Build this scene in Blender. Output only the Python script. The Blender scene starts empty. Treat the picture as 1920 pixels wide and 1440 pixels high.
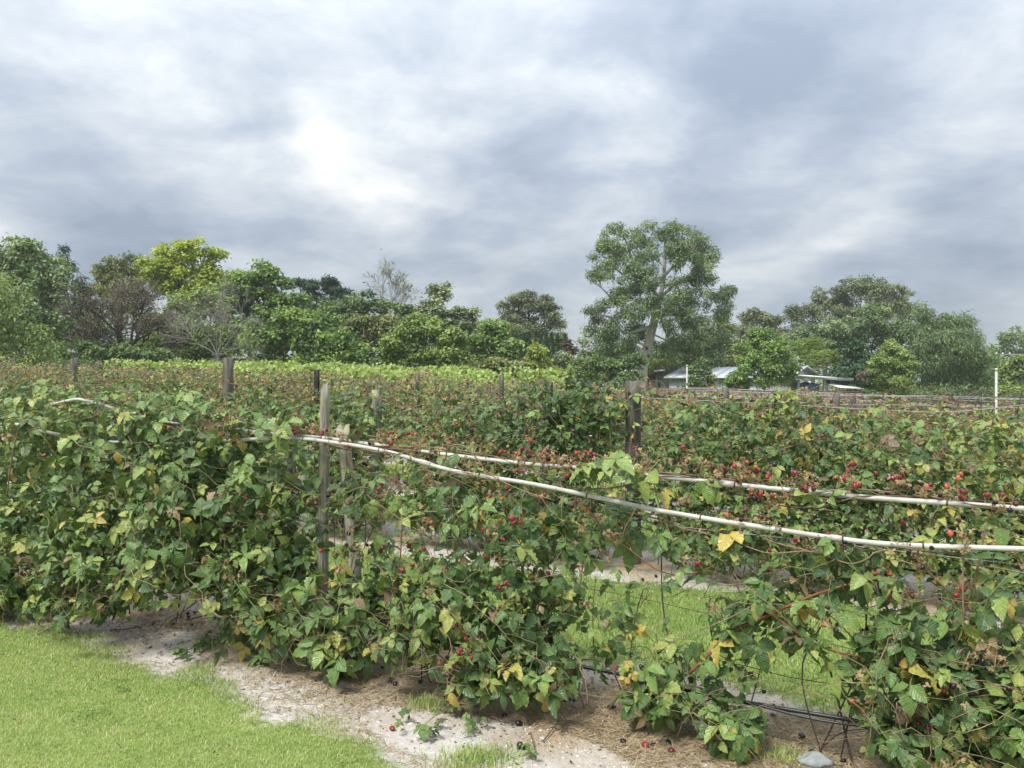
import bpy, math
import numpy as np
from mathutils import Vector, Matrix

rng = np.random.default_rng(11)
scene = bpy.context.scene
COL = scene.collection

# ------------------------------------------------------------------ camera, sky, sun, exposure
F, CX, HY, EYE = 1443.0, 960.0, 715.0, 1.65      # focal length / centre / horizon of the 1920 px photograph
cam_d = bpy.data.cameras.new('camera'); cam = bpy.data.objects.new('camera', cam_d); COL.objects.link(cam)
cam_d.sensor_width = 36; cam_d.lens = 36 * F / 1920; cam_d.clip_start = .05; cam_d.clip_end = 3000
cam.location = (0, 0, EYE); cam.rotation_euler = (math.radians(90 - .2), 0, 0)
scene.camera = cam
SUN_EL, SUN_AZ = math.radians(58), math.radians(-138)   # azimuth measured from +Y towards +X

def nd(nt, t, **kw):
    n = nt.nodes.new(t)
    for k, v in kw.items():
        setattr(n, k, v)
    return n

def mth(nt, op, a, b=None, c=None, clamp=False):
    n = nt.nodes.new('ShaderNodeMath'); n.operation = op; n.use_clamp = clamp
    for i, v in enumerate((a, b, c)):
        if v is None: continue
        if isinstance(v, (int, float)): n.inputs[i].default_value = v
        else: nt.links.new(v, n.inputs[i])
    return n.outputs[0]

def ramp(nt, fac, stops, interp='LINEAR'):
    n = nt.nodes.new('ShaderNodeValToRGB'); n.color_ramp.interpolation = interp
    e = n.color_ramp.elements
    while len(e) < len(stops): e.new(.5)
    for el, (p, c) in zip(e, stops):
        el.position = p; el.color = (*c, 1)
    nt.links.new(fac, n.inputs[0])
    return n.outputs[0]

def mixc(nt, fac, a, b, blend='MIX'):
    n = nt.nodes.new('ShaderNodeMix'); n.data_type = 'RGBA'; n.blend_type = blend
    for s, v in ((0, fac), (6, a), (7, b)):
        if isinstance(v, (int, float)): n.inputs[s].default_value = v
        elif isinstance(v, tuple): n.inputs[s].default_value = (*v, 1)
        else: nt.links.new(v, n.inputs[s])
    return n.outputs[2]

def noise(nt, vec, scale, detail=4, rough=.55, dist=0.0, w=None):
    n = nt.nodes.new('ShaderNodeTexNoise')
    n.inputs['Scale'].default_value = scale; n.inputs['Detail'].default_value = detail
    n.inputs['Roughness'].default_value = rough; n.inputs['Distortion'].default_value = dist
    if vec is not None: nt.links.new(vec, n.inputs['Vector'])
    return n.outputs['Fac']

def pixdir(px, py):
    v = Vector(((px - CX) / F, 1, -(py - HY) / F)); v.normalize(); return v

world = bpy.data.worlds.new('World'); scene.world = world; world.use_nodes = True; world.cycles.sampling_method = 'MANUAL'; world.cycles.sample_map_resolution = 512
wt = world.node_tree; wt.nodes.clear()
wo = nd(wt, 'ShaderNodeOutputWorld'); bg = nd(wt, 'ShaderNodeBackground'); bg.inputs[1].default_value = .1
wt.links.new(bg.outputs[0], wo.inputs[0])
sky = nd(wt, 'ShaderNodeTexSky', sky_type='NISHITA', sun_disc=False)
sky.sun_elevation = SUN_EL; sky.sun_rotation = SUN_AZ; sky.altitude = 100
tc = nd(wt, 'ShaderNodeTexCoord'); sp = nd(wt, 'ShaderNodeSeparateXYZ'); wt.links.new(tc.outputs['Generated'], sp.inputs[0])
zc = mth(wt, 'ADD', mth(wt, 'MAXIMUM', sp.outputs[2], 0.0), .27)
cb = nd(wt, 'ShaderNodeCombineXYZ')
wt.links.new(mth(wt, 'DIVIDE', sp.outputs[0], zc), cb.inputs[0])
wt.links.new(mth(wt, 'DIVIDE', sp.outputs[1], zc), cb.inputs[1])
cb.inputs[2].default_value = 47.1
na = noise(wt, cb.outputs[0], .8, 5, .48, .1)
nb = noise(wt, cb.outputs[0], 3.2, 9, .60, .2)
lump = mth(wt, 'MULTIPLY_ADD', noise(wt, cb.outputs[0], 1.6, 6, .5, .3), 2.0, -1.0)
lump = mth(wt, 'POWER', mth(wt, 'ADD', mth(wt, 'MULTIPLY', lump, lump), .010), .32)
cv = mth(wt, 'ADD', mth(wt, 'ADD', mth(wt, 'MULTIPLY', na, .38), mth(wt, 'MULTIPLY', nb, .38)), mth(wt, 'MULTIPLY', mth(wt, 'SUBTRACT', 1.0, lump), .22))
cv = mth(wt, 'MULTIPLY_ADD', mth(wt, 'SUBTRACT', cv, .5), 3.5, .44)
# the big light and dark cloud masses
for px, py, k, amp in [(740, 320, 420, .12), (620, 270, 80, .03), (300, 250, 40, .0), (130, 150, 40, .05), (1200, 50, 160, -.05), (1420, 130, 60, -.02), (1180, 330, 400, .16), (930, 215, 700, .16),
                       (90, 262, 380, -.26), (180, 390, 90, -.20), (880, 120, 90, -.16), (990, 340, 420, -.24), (420, 130, 200, -.12),
                       (1300, 240, 90, -.10), (1510, 30, 130, -.12), (1260, 370, 300, -.16), (1850, 170, 90, -.06), (1850, 300, 200, .05), (1060, 480, 120, -.12), (1800, 560, 60, -.14)]:
    d = nd(wt, 'ShaderNodeVectorMath', operation='DOT_PRODUCT'); wt.links.new(tc.outputs['Generated'], d.inputs[0])
    d.inputs[1].default_value = pixdir(px, py)
    g = mth(wt, 'EXPONENT', mth(wt, 'MULTIPLY', mth(wt, 'SUBTRACT', d.outputs['Value'], 1.0), float(k)))
    cv = mth(wt, 'MULTIPLY_ADD', g, amp, cv)
hz = mth(wt, 'EXPONENT', mth(wt, 'MULTIPLY', mth(wt, 'MAXIMUM', sp.outputs[2], 0.0), -13.0))   # bands melt together low down
cv = mth(wt, 'ADD', cv, mth(wt, 'MULTIPLY', mth(wt, 'SUBTRACT', .33, cv), mth(wt, 'MULTIPLY', hz, .7)))
ccol = ramp(wt, cv, [(0.0, (.315, .375, .475)), (.3, (.435, .495, .59)), (.6, (.62, .668, .722)), (.85, (.82, .84, .85)), (1.0, (.97, .97, .965))])
grad = mth(wt, 'MULTIPLY_ADD', mth(wt, 'MAXIMUM', sp.outputs[2], 0.0), 1.35, .72)   # overcast sky: brighter overhead
sc_ = nd(wt, 'ShaderNodeVectorMath', operation='SCALE'); wt.links.new(ccol, sc_.inputs[0])
wt.links.new(mth(wt, 'MULTIPLY', grad, 3.6), sc_.inputs['Scale'])
sks = nd(wt, 'ShaderNodeVectorMath', operation='SCALE'); wt.links.new(sky.outputs[0], sks.inputs[0]); sks.inputs['Scale'].default_value = .5
wt.links.new(mixc(wt, .04, sc_.outputs[0], sks.outputs[0]), bg.inputs[0])

sun_d = bpy.data.lights.new('sun', 'SUN'); sun_d.energy = 1.5; sun_d.angle = math.radians(16); sun_d.color = (1, .965, .9)
sun = bpy.data.objects.new('sun', sun_d); COL.objects.link(sun); sun.location = (0, 0, 30)
sdir = Vector((math.sin(SUN_AZ) * math.cos(SUN_EL), math.cos(SUN_AZ) * math.cos(SUN_EL), math.sin(SUN_EL)))
sun.rotation_euler = (-sdir).to_track_quat('-Z', 'Y').to_euler()
scene.view_settings.view_transform = 'Standard'; scene.view_settings.look = 'None'
scene.view_settings.exposure = 1.68; scene.view_settings.gamma = 1; scene.view_settings.use_curve_mapping = False
scene.render.engine = 'CYCLES'
scene.cycles.use_denoising = True; scene.cycles.max_bounces = 5; scene.cycles.diffuse_bounces = 2
scene.cycles.glossy_bounces = 2; scene.cycles.transmission_bounces = 3; scene.cycles.use_adaptive_sampling = True
scene.cycles.adaptive_threshold = .015

# ------------------------------------------------------------------ helpers
M_ROW = .515; ANG = math.atan(M_ROW)
U = np.array([math.cos(ANG), -math.sin(ANG), 0]); NRM = np.array([-math.sin(ANG), -math.cos(ANG), 0]); UP = np.array([0, 0, 1.])
def rowA(k): return 4.09 + 3.38 * (k - 1)
def sstep(a, b, x):
    t = np.clip((np.asarray(x, float) - a) / (b - a), 0, 1); return t * t * (3 - 2 * t)
def gh(x, y):
    x = np.asarray(x, float); y = np.asarray(y, float)
    far = -.034 * np.clip(x, -45, 45) * sstep(5, 24, y)
    return far + (.012 * np.sin(x * 3.1 + y * 1.3) + .010 * np.sin(y * 4.3 - x * 1.9) + .008 * np.sin(x * 7.7 + 2) * np.sin(y * 6.1)) * (1 - sstep(12, 30, y))
def unp(px, py, Y): return np.array([(px - CX) / F * Y, Y, EYE - (py - HY) / F * Y])
def rowpx(k, px, py, off=0.0):
    kk = (px - CX) / F; Y = (rowA(k) - off / math.cos(ANG)) / (1 + M_ROW * kk)
    return unp(px, py, Y)
def rowX(k, x, h=0.0, off=0.0):
    y = rowA(k) - M_ROW * x; p = np.array([x, y, 0.]) + NRM * off
    p[2] = gh(p[0], p[1]) + h; return p
def groundpx(px, py):
    Y = 4.0
    for _ in range(12):
        X = (px - CX) / F * Y; Y = (EYE - float(gh(X, Y))) * F / (py - HY)
    return np.array([(px - CX) / F * Y, Y, float(gh((px - CX) / F * Y, Y))])
def nrmz(v): return v / np.maximum(np.linalg.norm(v, axis=-1, keepdims=True), 1e-9)
def rdir(n, r=rng): return nrmz(r.normal(size=(n, 3)))

def mk(name, V, T, mat, tint=None, uv=None, smooth=False):
    V = np.ascontiguousarray(V, np.float32); T = np.ascontiguousarray(T, np.int32)
    me = bpy.data.meshes.new(name); me.vertices.add(len(V)); me.vertices.foreach_set('co', V.ravel())
    me.loops.add(T.size); me.loops.foreach_set('vertex_index', T.ravel())
    me.polygons.add(len(T)); me.polygons.foreach_set('loop_start', np.arange(0, T.size, 3, dtype=np.int32))
    try: me.polygons.foreach_set('loop_total', np.full(len(T), 3, np.int32))
    except Exception: pass
    me.update(calc_edges=True)
    if tint is not None:
        a = me.attributes.new('tint', 'FLOAT', 'POINT'); a.data.foreach_set('value', np.ascontiguousarray(tint, np.float32))
    if uv is not None:
        l = me.uv_layers.new(name='UVMap'); l.data.foreach_set('uv', np.ascontiguousarray(np.asarray(uv, np.float32)[T.ravel()]).ravel())
    if smooth: me.polygons.foreach_set('use_smooth', np.ones(len(T), bool))
    if mat is not None: me.materials.append(mat)
    return me

def ob(name, me, parent=None, loc=None):
    o = bpy.data.objects.new(name, me); COL.objects.link(o)
    if parent is not None: o.parent = parent
    if loc is not None: o.location = loc
    return o
def tag(o, label=None, cat=None, group=None, kind=None):
    if label: o['label'] = label
    if cat: o['category'] = cat
    if group: o['group'] = group
    if kind: o['kind'] = kind
    return o
def thing(name, label, cat, loc, group=None):
    e = bpy.data.objects.new(name, None); COL.objects.link(e); e.location = tuple(float(c) for c in loc); e.empty_display_size = .1
    return tag(e, label, cat, group)

class MB:
    """collects triangles; build() makes ONE mesh object"""
    def __init__(s): s.V, s.T, s.tn, s.uv, s.n = [], [], [], [], 0
    def add(s, V, T, tint=0.0, uv=None):
        V = np.asarray(V, float); s.V.append(V); s.T.append(np.asarray(T, int) + s.n); s.n += len(V)
        s.tn.append(np.broadcast_to(np.asarray(tint, float), (len(V),)))
        s.uv.append(np.zeros((len(V), 2)) if uv is None else np.asarray(uv))
        return s
    def tube(s, P, R, sides=6, tint=0.0, cap=True):
        P = np.asarray(P, float); k = len(P); R = np.broadcast_to(np.asarray(R, float), (k,))
        tg = nrmz(np.gradient(P, axis=0)); ref = np.array([0, 0, 1.]) if abs(tg[:, 2]).mean() < .8 else np.array([1., 0, 0])
        a = nrmz(np.cross(tg, ref)); b = np.cross(tg, a)
        th = np.linspace(0, 2 * np.pi, sides, endpoint=False)
        V = P[:, None] + (a[:, None] * np.cos(th)[None, :, None] + b[:, None] * np.sin(th)[None, :, None]) * R[:, None, None]
        V = V.reshape(-1, 3); i = np.arange(k - 1)[:, None] * sides; j = np.arange(sides)[None]; j2 = (j + 1) % sides
        q = np.stack([i + j, i + j2, i + sides + j2, i + sides + j], -1).reshape(-1, 4)
        T = np.concatenate([q[:, [0, 1, 2]], q[:, [0, 2, 3]]])
        if cap:
            V = np.concatenate([V, P[[0, -1]]]); n0 = k * sides; jj = np.arange(sides); j3 = (jj + 1) % sides
            T = np.concatenate([T, np.stack([jj * 0 + n0, j3, jj], -1), np.stack([jj * 0 + n0 + 1, (k - 1) * sides + jj, (k - 1) * sides + j3], -1)])
        return s.add(V, T, tint)
    def box(s, lo, hi, tint=0.0, M=None):
        lo, hi = np.array(lo, float), np.array(hi, float)
        V = np.array([[x, y, z] for z in (0, 1) for y in (0, 1) for x in (0, 1)]) * (hi - lo) + lo
        if M is not None: V = np.array([tuple(M @ Vector(v)) for v in V])
        Q = [(0, 2, 3, 1), (4, 5, 7, 6), (0, 1, 5, 4), (2, 6, 7, 3), (0, 4, 6, 2), (1, 3, 7, 5)]
        return s.add(V, [t for q in Q for t in ((q[0], q[1], q[2]), (q[0], q[2], q[3]))], tint)
    def poly(s, pts, thick):
        """extrude a convex planar polygon by vector thick"""
        P = np.array(pts, float); n = len(P); V = np.concatenate([P, P + np.array(thick)])
        T = [(0, i + 1, i) for i in range(1, n - 1)] + [(n, n + i, n + i + 1) for i in range(1, n - 1)]
        for i in range(n):
            j = (i + 1) % n; T += [(i, j, n + j), (i, n + j, n + i)]
        return s.add(V, T)
    def mesh(s, name, mat, origin=(0, 0, 0), smooth=False, uv=False):
        V = np.concatenate(s.V) - np.asarray(origin, float)
        return mk(name, V, np.concatenate(s.T), mat, np.concatenate(s.tn), np.concatenate(s.uv) if uv else None, smooth)
    def build(s, name, mat, parent=None, origin=None, smooth=False, uv=False):
        if origin is None: origin = tuple(parent.location) if parent is not None and parent.parent is None else (0, 0, 0)
        return ob(name, s.mesh(name, mat, origin, smooth, uv), parent)

def rep(tmpl, pos, X, Y, Z, S):
    """replicate template (V,T,uv) at frames; returns V,T,uv,idx"""
    Vt, Tt, uvt = tmpl; n = len(pos); m = len(Vt)
    V = (Vt[None, :, 0:1] * X[:, None] + Vt[None, :, 1:2] * Y[:, None] + Vt[None, :, 2:3] * Z[:, None]) * np.asarray(S)[:, None, None] + pos[:, None]
    T = (Tt[None] + (np.arange(n) * m)[:, None, None]).reshape(-1, 3)
    return V.reshape(-1, 3), T, np.tile(uvt, (n, 1)), np.repeat(np.arange(n), m)

KITE = (np.array([[0, 0, 0], [-.5, .42, .12], [0, 1, -.05], [.5, .42, .12]]), np.array([[0, 2, 1], [0, 3, 2]]), np.array([[.5, 0], [0, .45], [.5, 1], [1, .45]]))
def frames(n_, t_):
    n_ = nrmz(n_); t_ = nrmz(t_ - n_ * (t_ * n_).sum(-1, keepdims=True)); return np.cross(t_, n_), t_, n_
def kites(mb, pos, n_, t_, L, W, tint):
    X, Y, Z = frames(n_, t_); r = (np.asarray(W) / np.asarray(L))
    V, T, uv, idx = rep(KITE, pos, X * np.broadcast_to(r, (len(pos),))[:, None], Y, Z * .6, np.broadcast_to(L, (len(pos),)))
    mb.add(V, T, np.broadcast_to(tint, (len(pos),))[idx], uv)

# ------------------------------------------------------------------ materials
def base_mat(name):
    m = bpy.data.materials.new(name); m.use_nodes = True; nt = m.node_tree
    return m, nt, nt.nodes['Principled BSDF']
def attr(nt, nm='tint'):
    a = nd(nt, 'ShaderNodeAttribute'); a.attribute_name = nm; return a.outputs['Fac']
def objco(nt): return nd(nt, 'ShaderNodeTexCoord').outputs['Object']
def geopos(nt): return nd(nt, 'ShaderNodeNewGeometry').outputs['Position']
def bump(nt, bs, h, strength=.4, dist=.01):
    b = nd(nt, 'ShaderNodeBump'); b.inputs['Strength'].default_value = strength; b.inputs['Distance'].default_value = dist
    nt.links.new(h, b.inputs['Height']); nt.links.new(b.outputs[0], bs.inputs['Normal'])
def leafy(name, stops, transl=.28, rough=.5, spec=.35, veins=False, back=None):
    m, nt, bs = base_mat(name)
    c = ramp(nt, attr(nt), stops)
    if veins:
        uvn = nd(nt, 'ShaderNodeTexCoord').outputs['UV']; s2 = nd(nt, 'ShaderNodeSeparateXYZ'); nt.links.new(uvn, s2.inputs[0])
        au = mth(nt, 'ABSOLUTE', mth(nt, 'MULTIPLY_ADD', s2.outputs[0], 2.0, -1.0))
        st = mth(nt, 'FRACT', mth(nt, 'MULTIPLY', mth(nt, 'MULTIPLY_ADD', au, -.22, s2.outputs[1]), 8.0))
        tri = mth(nt, 'ABSOLUTE', mth(nt, 'MULTIPLY_ADD', st, 2.0, -1.0))
        vein = mth(nt, 'MAXIMUM', mth(nt, 'MULTIPLY', mth(nt, 'SUBTRACT', tri, .72), 2.6, clamp=True), mth(nt, 'MULTIPLY', mth(nt, 'SUBTRACT', .10, au), 10.0, clamp=True))
        c = mixc(nt, mth(nt, 'MULTIPLY', vein, .30), c, (.26, .34, .13))
        nz = noise(nt, geopos(nt), 60, 3)
        c = mixc(nt, .5, c, mixc(nt, 1.0, c, ramp(nt, nz, [(.3, (.55, .6, .55)), (.7, (1.35, 1.3, 1.2))]), 'MULTIPLY'))
        big = noise(nt, geopos(nt), 23, 3)
        c = mixc(nt, mth(nt, 'MULTIPLY', mth(nt, 'SUBTRACT', big, .57), 3.2, clamp=True), c, mixc(nt, 1.0, c, (1.9, 1.45, .9), 'MULTIPLY'))
        edge = mth(nt, 'MULTIPLY', mth(nt, 'SUBTRACT', mth(nt, 'ADD', au, mth(nt, 'MULTIPLY', noise(nt, geopos(nt), 31, 4), 1.1)), 1.48), 9.0, clamp=True)
        c = mixc(nt, mth(nt, 'MULTIPLY', edge, .8), c, (.22, .12, .06))
        bump(nt, bs, mth(nt, 'MULTIPLY', tri, -1.0), .35, .006)
    if back is not None:
        bf = nd(nt, 'ShaderNodeNewGeometry').outputs['Backfacing']
        c = mixc(nt, mth(nt, 'MULTIPLY', bf, .55), c, back)
    nt.links.new(c, bs.inputs['Base Color']); bs.inputs['Roughness'].default_value = rough; bs.inputs['Specular IOR Level'].default_value = spec
    tr = nd(nt, 'ShaderNodeBsdfTranslucent'); nt.links.new(mixc(nt, 1.0, c, (1.25, 1.3, .6), 'MULTIPLY'), tr.inputs[0])
    mx = nd(nt, 'ShaderNodeMixShader'); mx.inputs[0].default_value = transl
    nt.links.new(bs.outputs[0], mx.inputs[1]); nt.links.new(tr.outputs[0], mx.inputs[2])
    nt.links.new(mx.outputs[0], nt.nodes['Material Output'].inputs[0])
    return m
def plain(name, col, rough=.6, spec=.4, var=.25, scale=8.0, metal=0.0, bmp=0.0, stretch=None):
    m, nt, bs = base_mat(name); v = objco(nt)
    if stretch is not None:
        mp = nd(nt, 'ShaderNodeMapping'); mp.inputs['Scale'].default_value = stretch; nt.links.new(v, mp.inputs[0]); v = mp.outputs[0]
    nz = noise(nt, v, scale, 6, .6)
    c = ramp(nt, nz, [(.25, tuple(x * (1 - var) for x in col)), (.75, tuple(min(1, x * (1 + var)) for x in col))])
    nt.links.new(c, bs.inputs['Base Color']); bs.inputs['Roughness'].default_value = rough
    bs.inputs['Specular IOR Level'].default_value = spec; bs.inputs['Metallic'].default_value = metal
    if bmp: bump(nt, bs, nz, bmp, .01)
    return m

BR_STOPS = [(0.0, (.030, .072, .024)), (.28, (.070, .140, .038)), (.52, (.165, .262, .066)), (.66, (.28, .325, .09)), (.8, (.46, .36, .085)), (.9, (.28, .20, .115)), (1.0, (.15, .10, .078))]
m_leaf = leafy('bramble_leaf', BR_STOPS, .14, .42, .5, veins=True, back=(.19, .25, .13))
m_leaf_far = leafy('bramble_leaf_plain', BR_STOPS, .22, .55, .3)
m_cane = plain('cane_bark', (.20, .135, .085), .6, .3, .45, 25)
m_cane_dry = plain('straw_cane', (.27, .20, .125), .7, .2, .5, 14)
m_cane_mauve = plain('dry_cane', (.175, .13, .095), .7, .2, .4, 20)
m_cane_dark = plain('cane_dark', (.075, .05, .04), .6, .3, .4, 25)
m_cane_red = plain('cane_red', (.22, .085, .045), .5, .4, .3, 25)
m_cane_green = plain('cane_green', (.17, .2, .08), .5, .4, .3, 25)
m_calyx = leafy('calyx', [(0, (.36, .25, .14)), (.5, (.34, .22, .13)), (1, (.33, .30, .13))], .2)
def berry_mat(name, col, rough=.35):
    m, nt, bs = base_mat(name); c = ramp(nt, noise(nt, objco(nt), 60, 2), [(.3, tuple(x * .6 for x in col)), (.7, tuple(min(1, x * 1.4) for x in col))])
    nt.links.new(c, bs.inputs['Base Color']); bs.inputs['Roughness'].default_value = rough; bs.inputs['Specular IOR Level'].default_value = .4
    return m
m_berry = [berry_mat('berry_red', (.22, .020, .028)), berry_mat('berry_crimson', (.09, .010, .018)), berry_mat('berry_black', (.012, .008, .013)), berry_mat('berry_unripe', (.42, .10, .055), .5)]
m_pvc = plain('white_pvc', (.47, .455, .42), .55, .35, .34, 9, stretch=(1, 1, 3))
m_poly = plain('black_poly', (.012, .013, .015), .4, .5, .4, 6)
m_wire = plain('galvanised_wire', (.33, .33, .33), .45, .5, .3, 30, metal=.6)
m_rust = plain('rusty_wire', (.09, .055, .04), .8, .2, .5, 30)
m_strand = plain('pale_strand', (.42, .40, .43), .6, .3, .2, 20)

def wood(name, c0, c1, lich=None):
    m, nt, bs = base_mat(name); mp = nd(nt, 'ShaderNodeMapping'); mp.inputs['Scale'].default_value = (38, 38, 2.2); nt.links.new(objco(nt), mp.inputs[0])
    nz = noise(nt, mp.outputs[0], 1.0, 7, .65, .6); c = ramp(nt, nz, [(.28, tuple(x * .35 for x in c0)), (.45, c0), (.72, c1)])
    if lich is not None:
        c = mixc(nt, mth(nt, 'MULTIPLY', mth(nt, 'SUBTRACT', noise(nt, objco(nt), 9, 4), .56), 6, clamp=True), c, lich)
    nt.links.new(c, bs.inputs['Base Color']); bs.inputs['Roughness'].default_value = .85; bs.inputs['Specular IOR Level'].default_value = .2
    bump(nt, bs, nz, .9, .012); return m
m_oldwood = wood('weathered_wood', (.24, .22, .185), (.46, .43, .38), (.40, .36, .15))
m_post = wood('grey_post_wood', (.10, .095, .08), (.21, .195, .165))
m_darkpost = wood('dark_post_wood', (.032, .028, .026), (.07, .062, .056))
m_steel = plain('brown_steel', (.035, .02, .018), .6, .4, .3, 12)

# ------------------------------------------------------------------ ground
LK = .62
def lawn_d(x, y):      # > 0 on the lawn in front (metres from its edge)
    return (3.14 - LK * x - y + .06 * np.sin(2.1 * x + .5) + .05 * np.sin(6.3 * x) + .02 * np.sin(17 * x) - .10 * sstep(-1.1, -.1, x) - .04) / math.hypot(1, LK)
def row_d(x, y):       # distance to the nearest planted row and its number
    v = (y + M_ROW * x - 4.09) / 3.38; k = np.clip(np.round(v), 0, 60); return np.abs(v - k) * 3.38 * math.cos(ANG), k
def soil_s(x, y):      # > 0 on bare soil (metres)
    d, k = row_d(x, y); half = np.where(k == 0, 5.0, .62 + .12 * np.sin(1.3 * x + k * 2))
    back = (y + M_ROW * x - 4.09) > 0
    s = np.where((k == 0) & ~back, -lawn_d(x, y), np.where(k == 0, .5 + .1 * np.sin(1.7 * x) - d, half - d))
    return np.clip(s, -2, 2)
def graded(a, b, step, end0, end1):
    mid = np.arange(a, b + 1e-6, step); lo, hi, s = [a], [b], step
    while lo[-1] > end0: s *= 1.22; lo.append(lo[-1] - s)
    s = step
    while hi[-1] < end1: s *= 1.22; hi.append(hi[-1] + s)
    return np.concatenate([np.array(lo[1:][::-1]), mid, np.array(hi[1:])])
gx = graded(-7, 5, .06, -380, 380); gy = graded(1.5, 9.5, .06, -40, 560)
GX, GY = np.meshgrid(gx, gy); nx, ny = len(gx), len(gy)
i0 = (np.arange(ny - 1)[:, None] * nx + np.arange(nx - 1)[None]).ravel()
Tg = np.concatenate([np.stack([i0, i0 + 1, i0 + nx + 1], -1), np.stack([i0, i0 + nx + 1, i0 + nx], -1)])
gx_, gy_ = GX.ravel(), GY.ravel()

def ground_mat():
    m, nt, bs = base_mat('ground'); P = geopos(nt)
    n1 = noise(nt, P, 3.0, 6, .6); n2 = noise(nt, P, 22, 6, .65); n3 = noise(nt, P, 170, 5, .8)
    s = mth(nt, 'ADD', attr(nt, 'soil'), mth(nt, 'MULTIPLY', mth(nt, 'SUBTRACT', n1, .5), .35))
    s = mth(nt, 'ADD', s, mth(nt, 'MULTIPLY', mth(nt, 'SUBTRACT', n2, .5), .30))
    soilf = mth(nt, 'MULTIPLY_ADD', s, 9.0, .5, clamp=True)
    sand = ramp(nt, n2, [(.25, (.25, .22, .19)), (.48, (.46, .43, .395)), (.7, (.62, .595, .56))])
    sand = mixc(nt, .42, sand, ramp(nt, n3, [(.36, (.16, .138, .118)), (.56, (.64, .61, .57))]))
    mp = nd(nt, 'ShaderNodeMapping'); mp.inputs['Scale'].default_value = (160, 28, 40); mp.inputs['Rotation'].default_value = (0, 0, .9); nt.links.new(P, mp.inputs[0])
    ns = noise(nt, mp.outputs[0], 1, 3, .6, 2.0)
    straw = ramp(nt, ns, [(.3, (.12, .09, .06)), (.5, (.30, .23, .145)), (.68, (.50, .41, .27))])
    sf = mth(nt, 'ADD', attr(nt, 'straw'), mth(nt, 'MULTIPLY', mth(nt, 'SUBTRACT', noise(nt, P, 2.2, 5, .6), .5), 2.4), clamp=True)
    soil = mixc(nt, sf, sand, straw)
    gr = ramp(nt, mth(nt, 'ADD', mth(nt, 'MULTIPLY', n2, .6), mth(nt, 'MULTIPLY', n3, .4)), [(.3, (.10, .13, .04)), (.5, (.19, .25, .07)), (.7, (.28, .32, .12))])
    nt.links.new(mixc(nt, soilf, gr, soil), bs.inputs['Base Color']); bs.inputs['Roughness'].default_value = .95; bs.inputs['Specular IOR Level'].default_value = .1
    bump(nt, bs, mth(nt, 'ADD', n2, mth(nt, 'MULTIPLY', n3, .35)), .7, .012)
    return m
gme = mk('ground', np.stack([gx_, gy_, gh(gx_, gy_) + .02 * sstep(-.02, .06, -soil_s(gx_, gy_)) * (gy_ < 30)], -1), Tg, ground_mat(), smooth=True)
dd, kk_ = row_d(gx_, gy_)
for nm, val in (('soil', soil_s(gx_, gy_) - 3 * (gy_ > 34)), ('straw', 1.0 - dd / .62 + .35 * sstep(-1.5, 1.2, gx_) * (kk_ == 0))):
    a = gme.attributes.new(nm, 'FLOAT', 'POINT'); a.data.foreach_set('value', val.astype(np.float32))
tag(ob('ground', gme), 'sandy soil strips and mown grass running under the bramble rows', None, None, 'structure')

# grass
m_grass = leafy('grass_blade', [(0, (.17, .255, .07)), (.4, (.31, .415, .125)), (.75, (.44, .51, .19)), (.9, (.60, .57, .32)), (1, (.64, .57, .39))], .3, .5, .3)
def blades(name, x, y, hgt, wid, r, three=True, straw=.12, label='', base=.02, tm=.42):
    n = len(x); th = r.uniform(0, 2 * np.pi, n); dirv = np.stack([np.cos(th), np.sin(th), 0 * th], -1); side = np.stack([-np.sin(th), np.cos(th), 0 * th], -1)
    p = np.stack([x, y, gh(x, y) + base - .004], -1); bend = r.uniform(.15, 1.1, n)[:, None]; h = hgt[:, None]; w = wid[:, None]
    mid = p + UP * h * .6 + dirv * h * .22 * bend; tip = p + UP * h * (1 - .25 * bend) + dirv * h * .75 * bend
    patch = .5 + .25 * np.sin(x * 2.7 + 1.3 * np.sin(y * 2.2)) * np.sin(y * 3.1 + x) + .25 * np.sin(x * 9.1 + 2 * np.sin(y * 5.2)) * np.sin(y * 11.3 - x * 3) + .15 * np.sin(x * 23 + y * 8) * np.sin(y * 27 - x * 11); h_ = np.clip(patch, .2, 1)
    ti = np.clip(r.normal(tm, .17, n) + .3 * (patch - .5), 0, .8); dry = r.random(n) < straw * np.clip(2.4 * patch - .3, .1, 3); ti[dry] = r.uniform(.82, 1, dry.sum())
    if three:
        V = np.stack([p - side * w, p + side * w, mid - side * w * .8, mid + side * w * .8, tip], 1).reshape(-1, 3); m = 5
        T = np.array([[0, 1, 3], [0, 3, 2], [2, 3, 4]])
    else:
        V = np.stack([p - side * w, p + side * w, tip], 1).reshape(-1, 3); m = 3; T = np.array([[0, 1, 2]])
    T = (T[None] + (np.arange(n) * m)[:, None, None]).reshape(-1, 3)
    return tag(ob(name, mk(name, V, T, m_grass, np.repeat(ti, m))), label, 'grass', None, 'stuff')
def scat(n, x0, x1, y0, y1, keep, r):
    x = r.uniform(x0, x1, n); y = r.uniform(y0, y1, n); k = keep(x, y); return x[k], y[k]
r = np.random.default_rng(5)
def jit(x, y): return .05 * np.sin(x * 13 + y * 7) + .04 * np.sin(y * 17 - x * 9)
x, y = scat(470000, -5.4, .9, 2.3, 6.2, lambda x, y: lawn_d(x, y) + 1.5 * jit(x, y) + r.normal(0, .05, len(x)) + .12 * (r.random(len(x)) < .06) > 0, r)
k = (np.abs(x / y) < .85) & (y > 2.5); x, y = x[k], y[k]
blades('lawn_grass', x, y, r.uniform(.009, .027, len(x)), r.uniform(.0009, .0016, len(x)), r, True, .2, 'short bright green mown lawn in the lower left corner')
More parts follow.
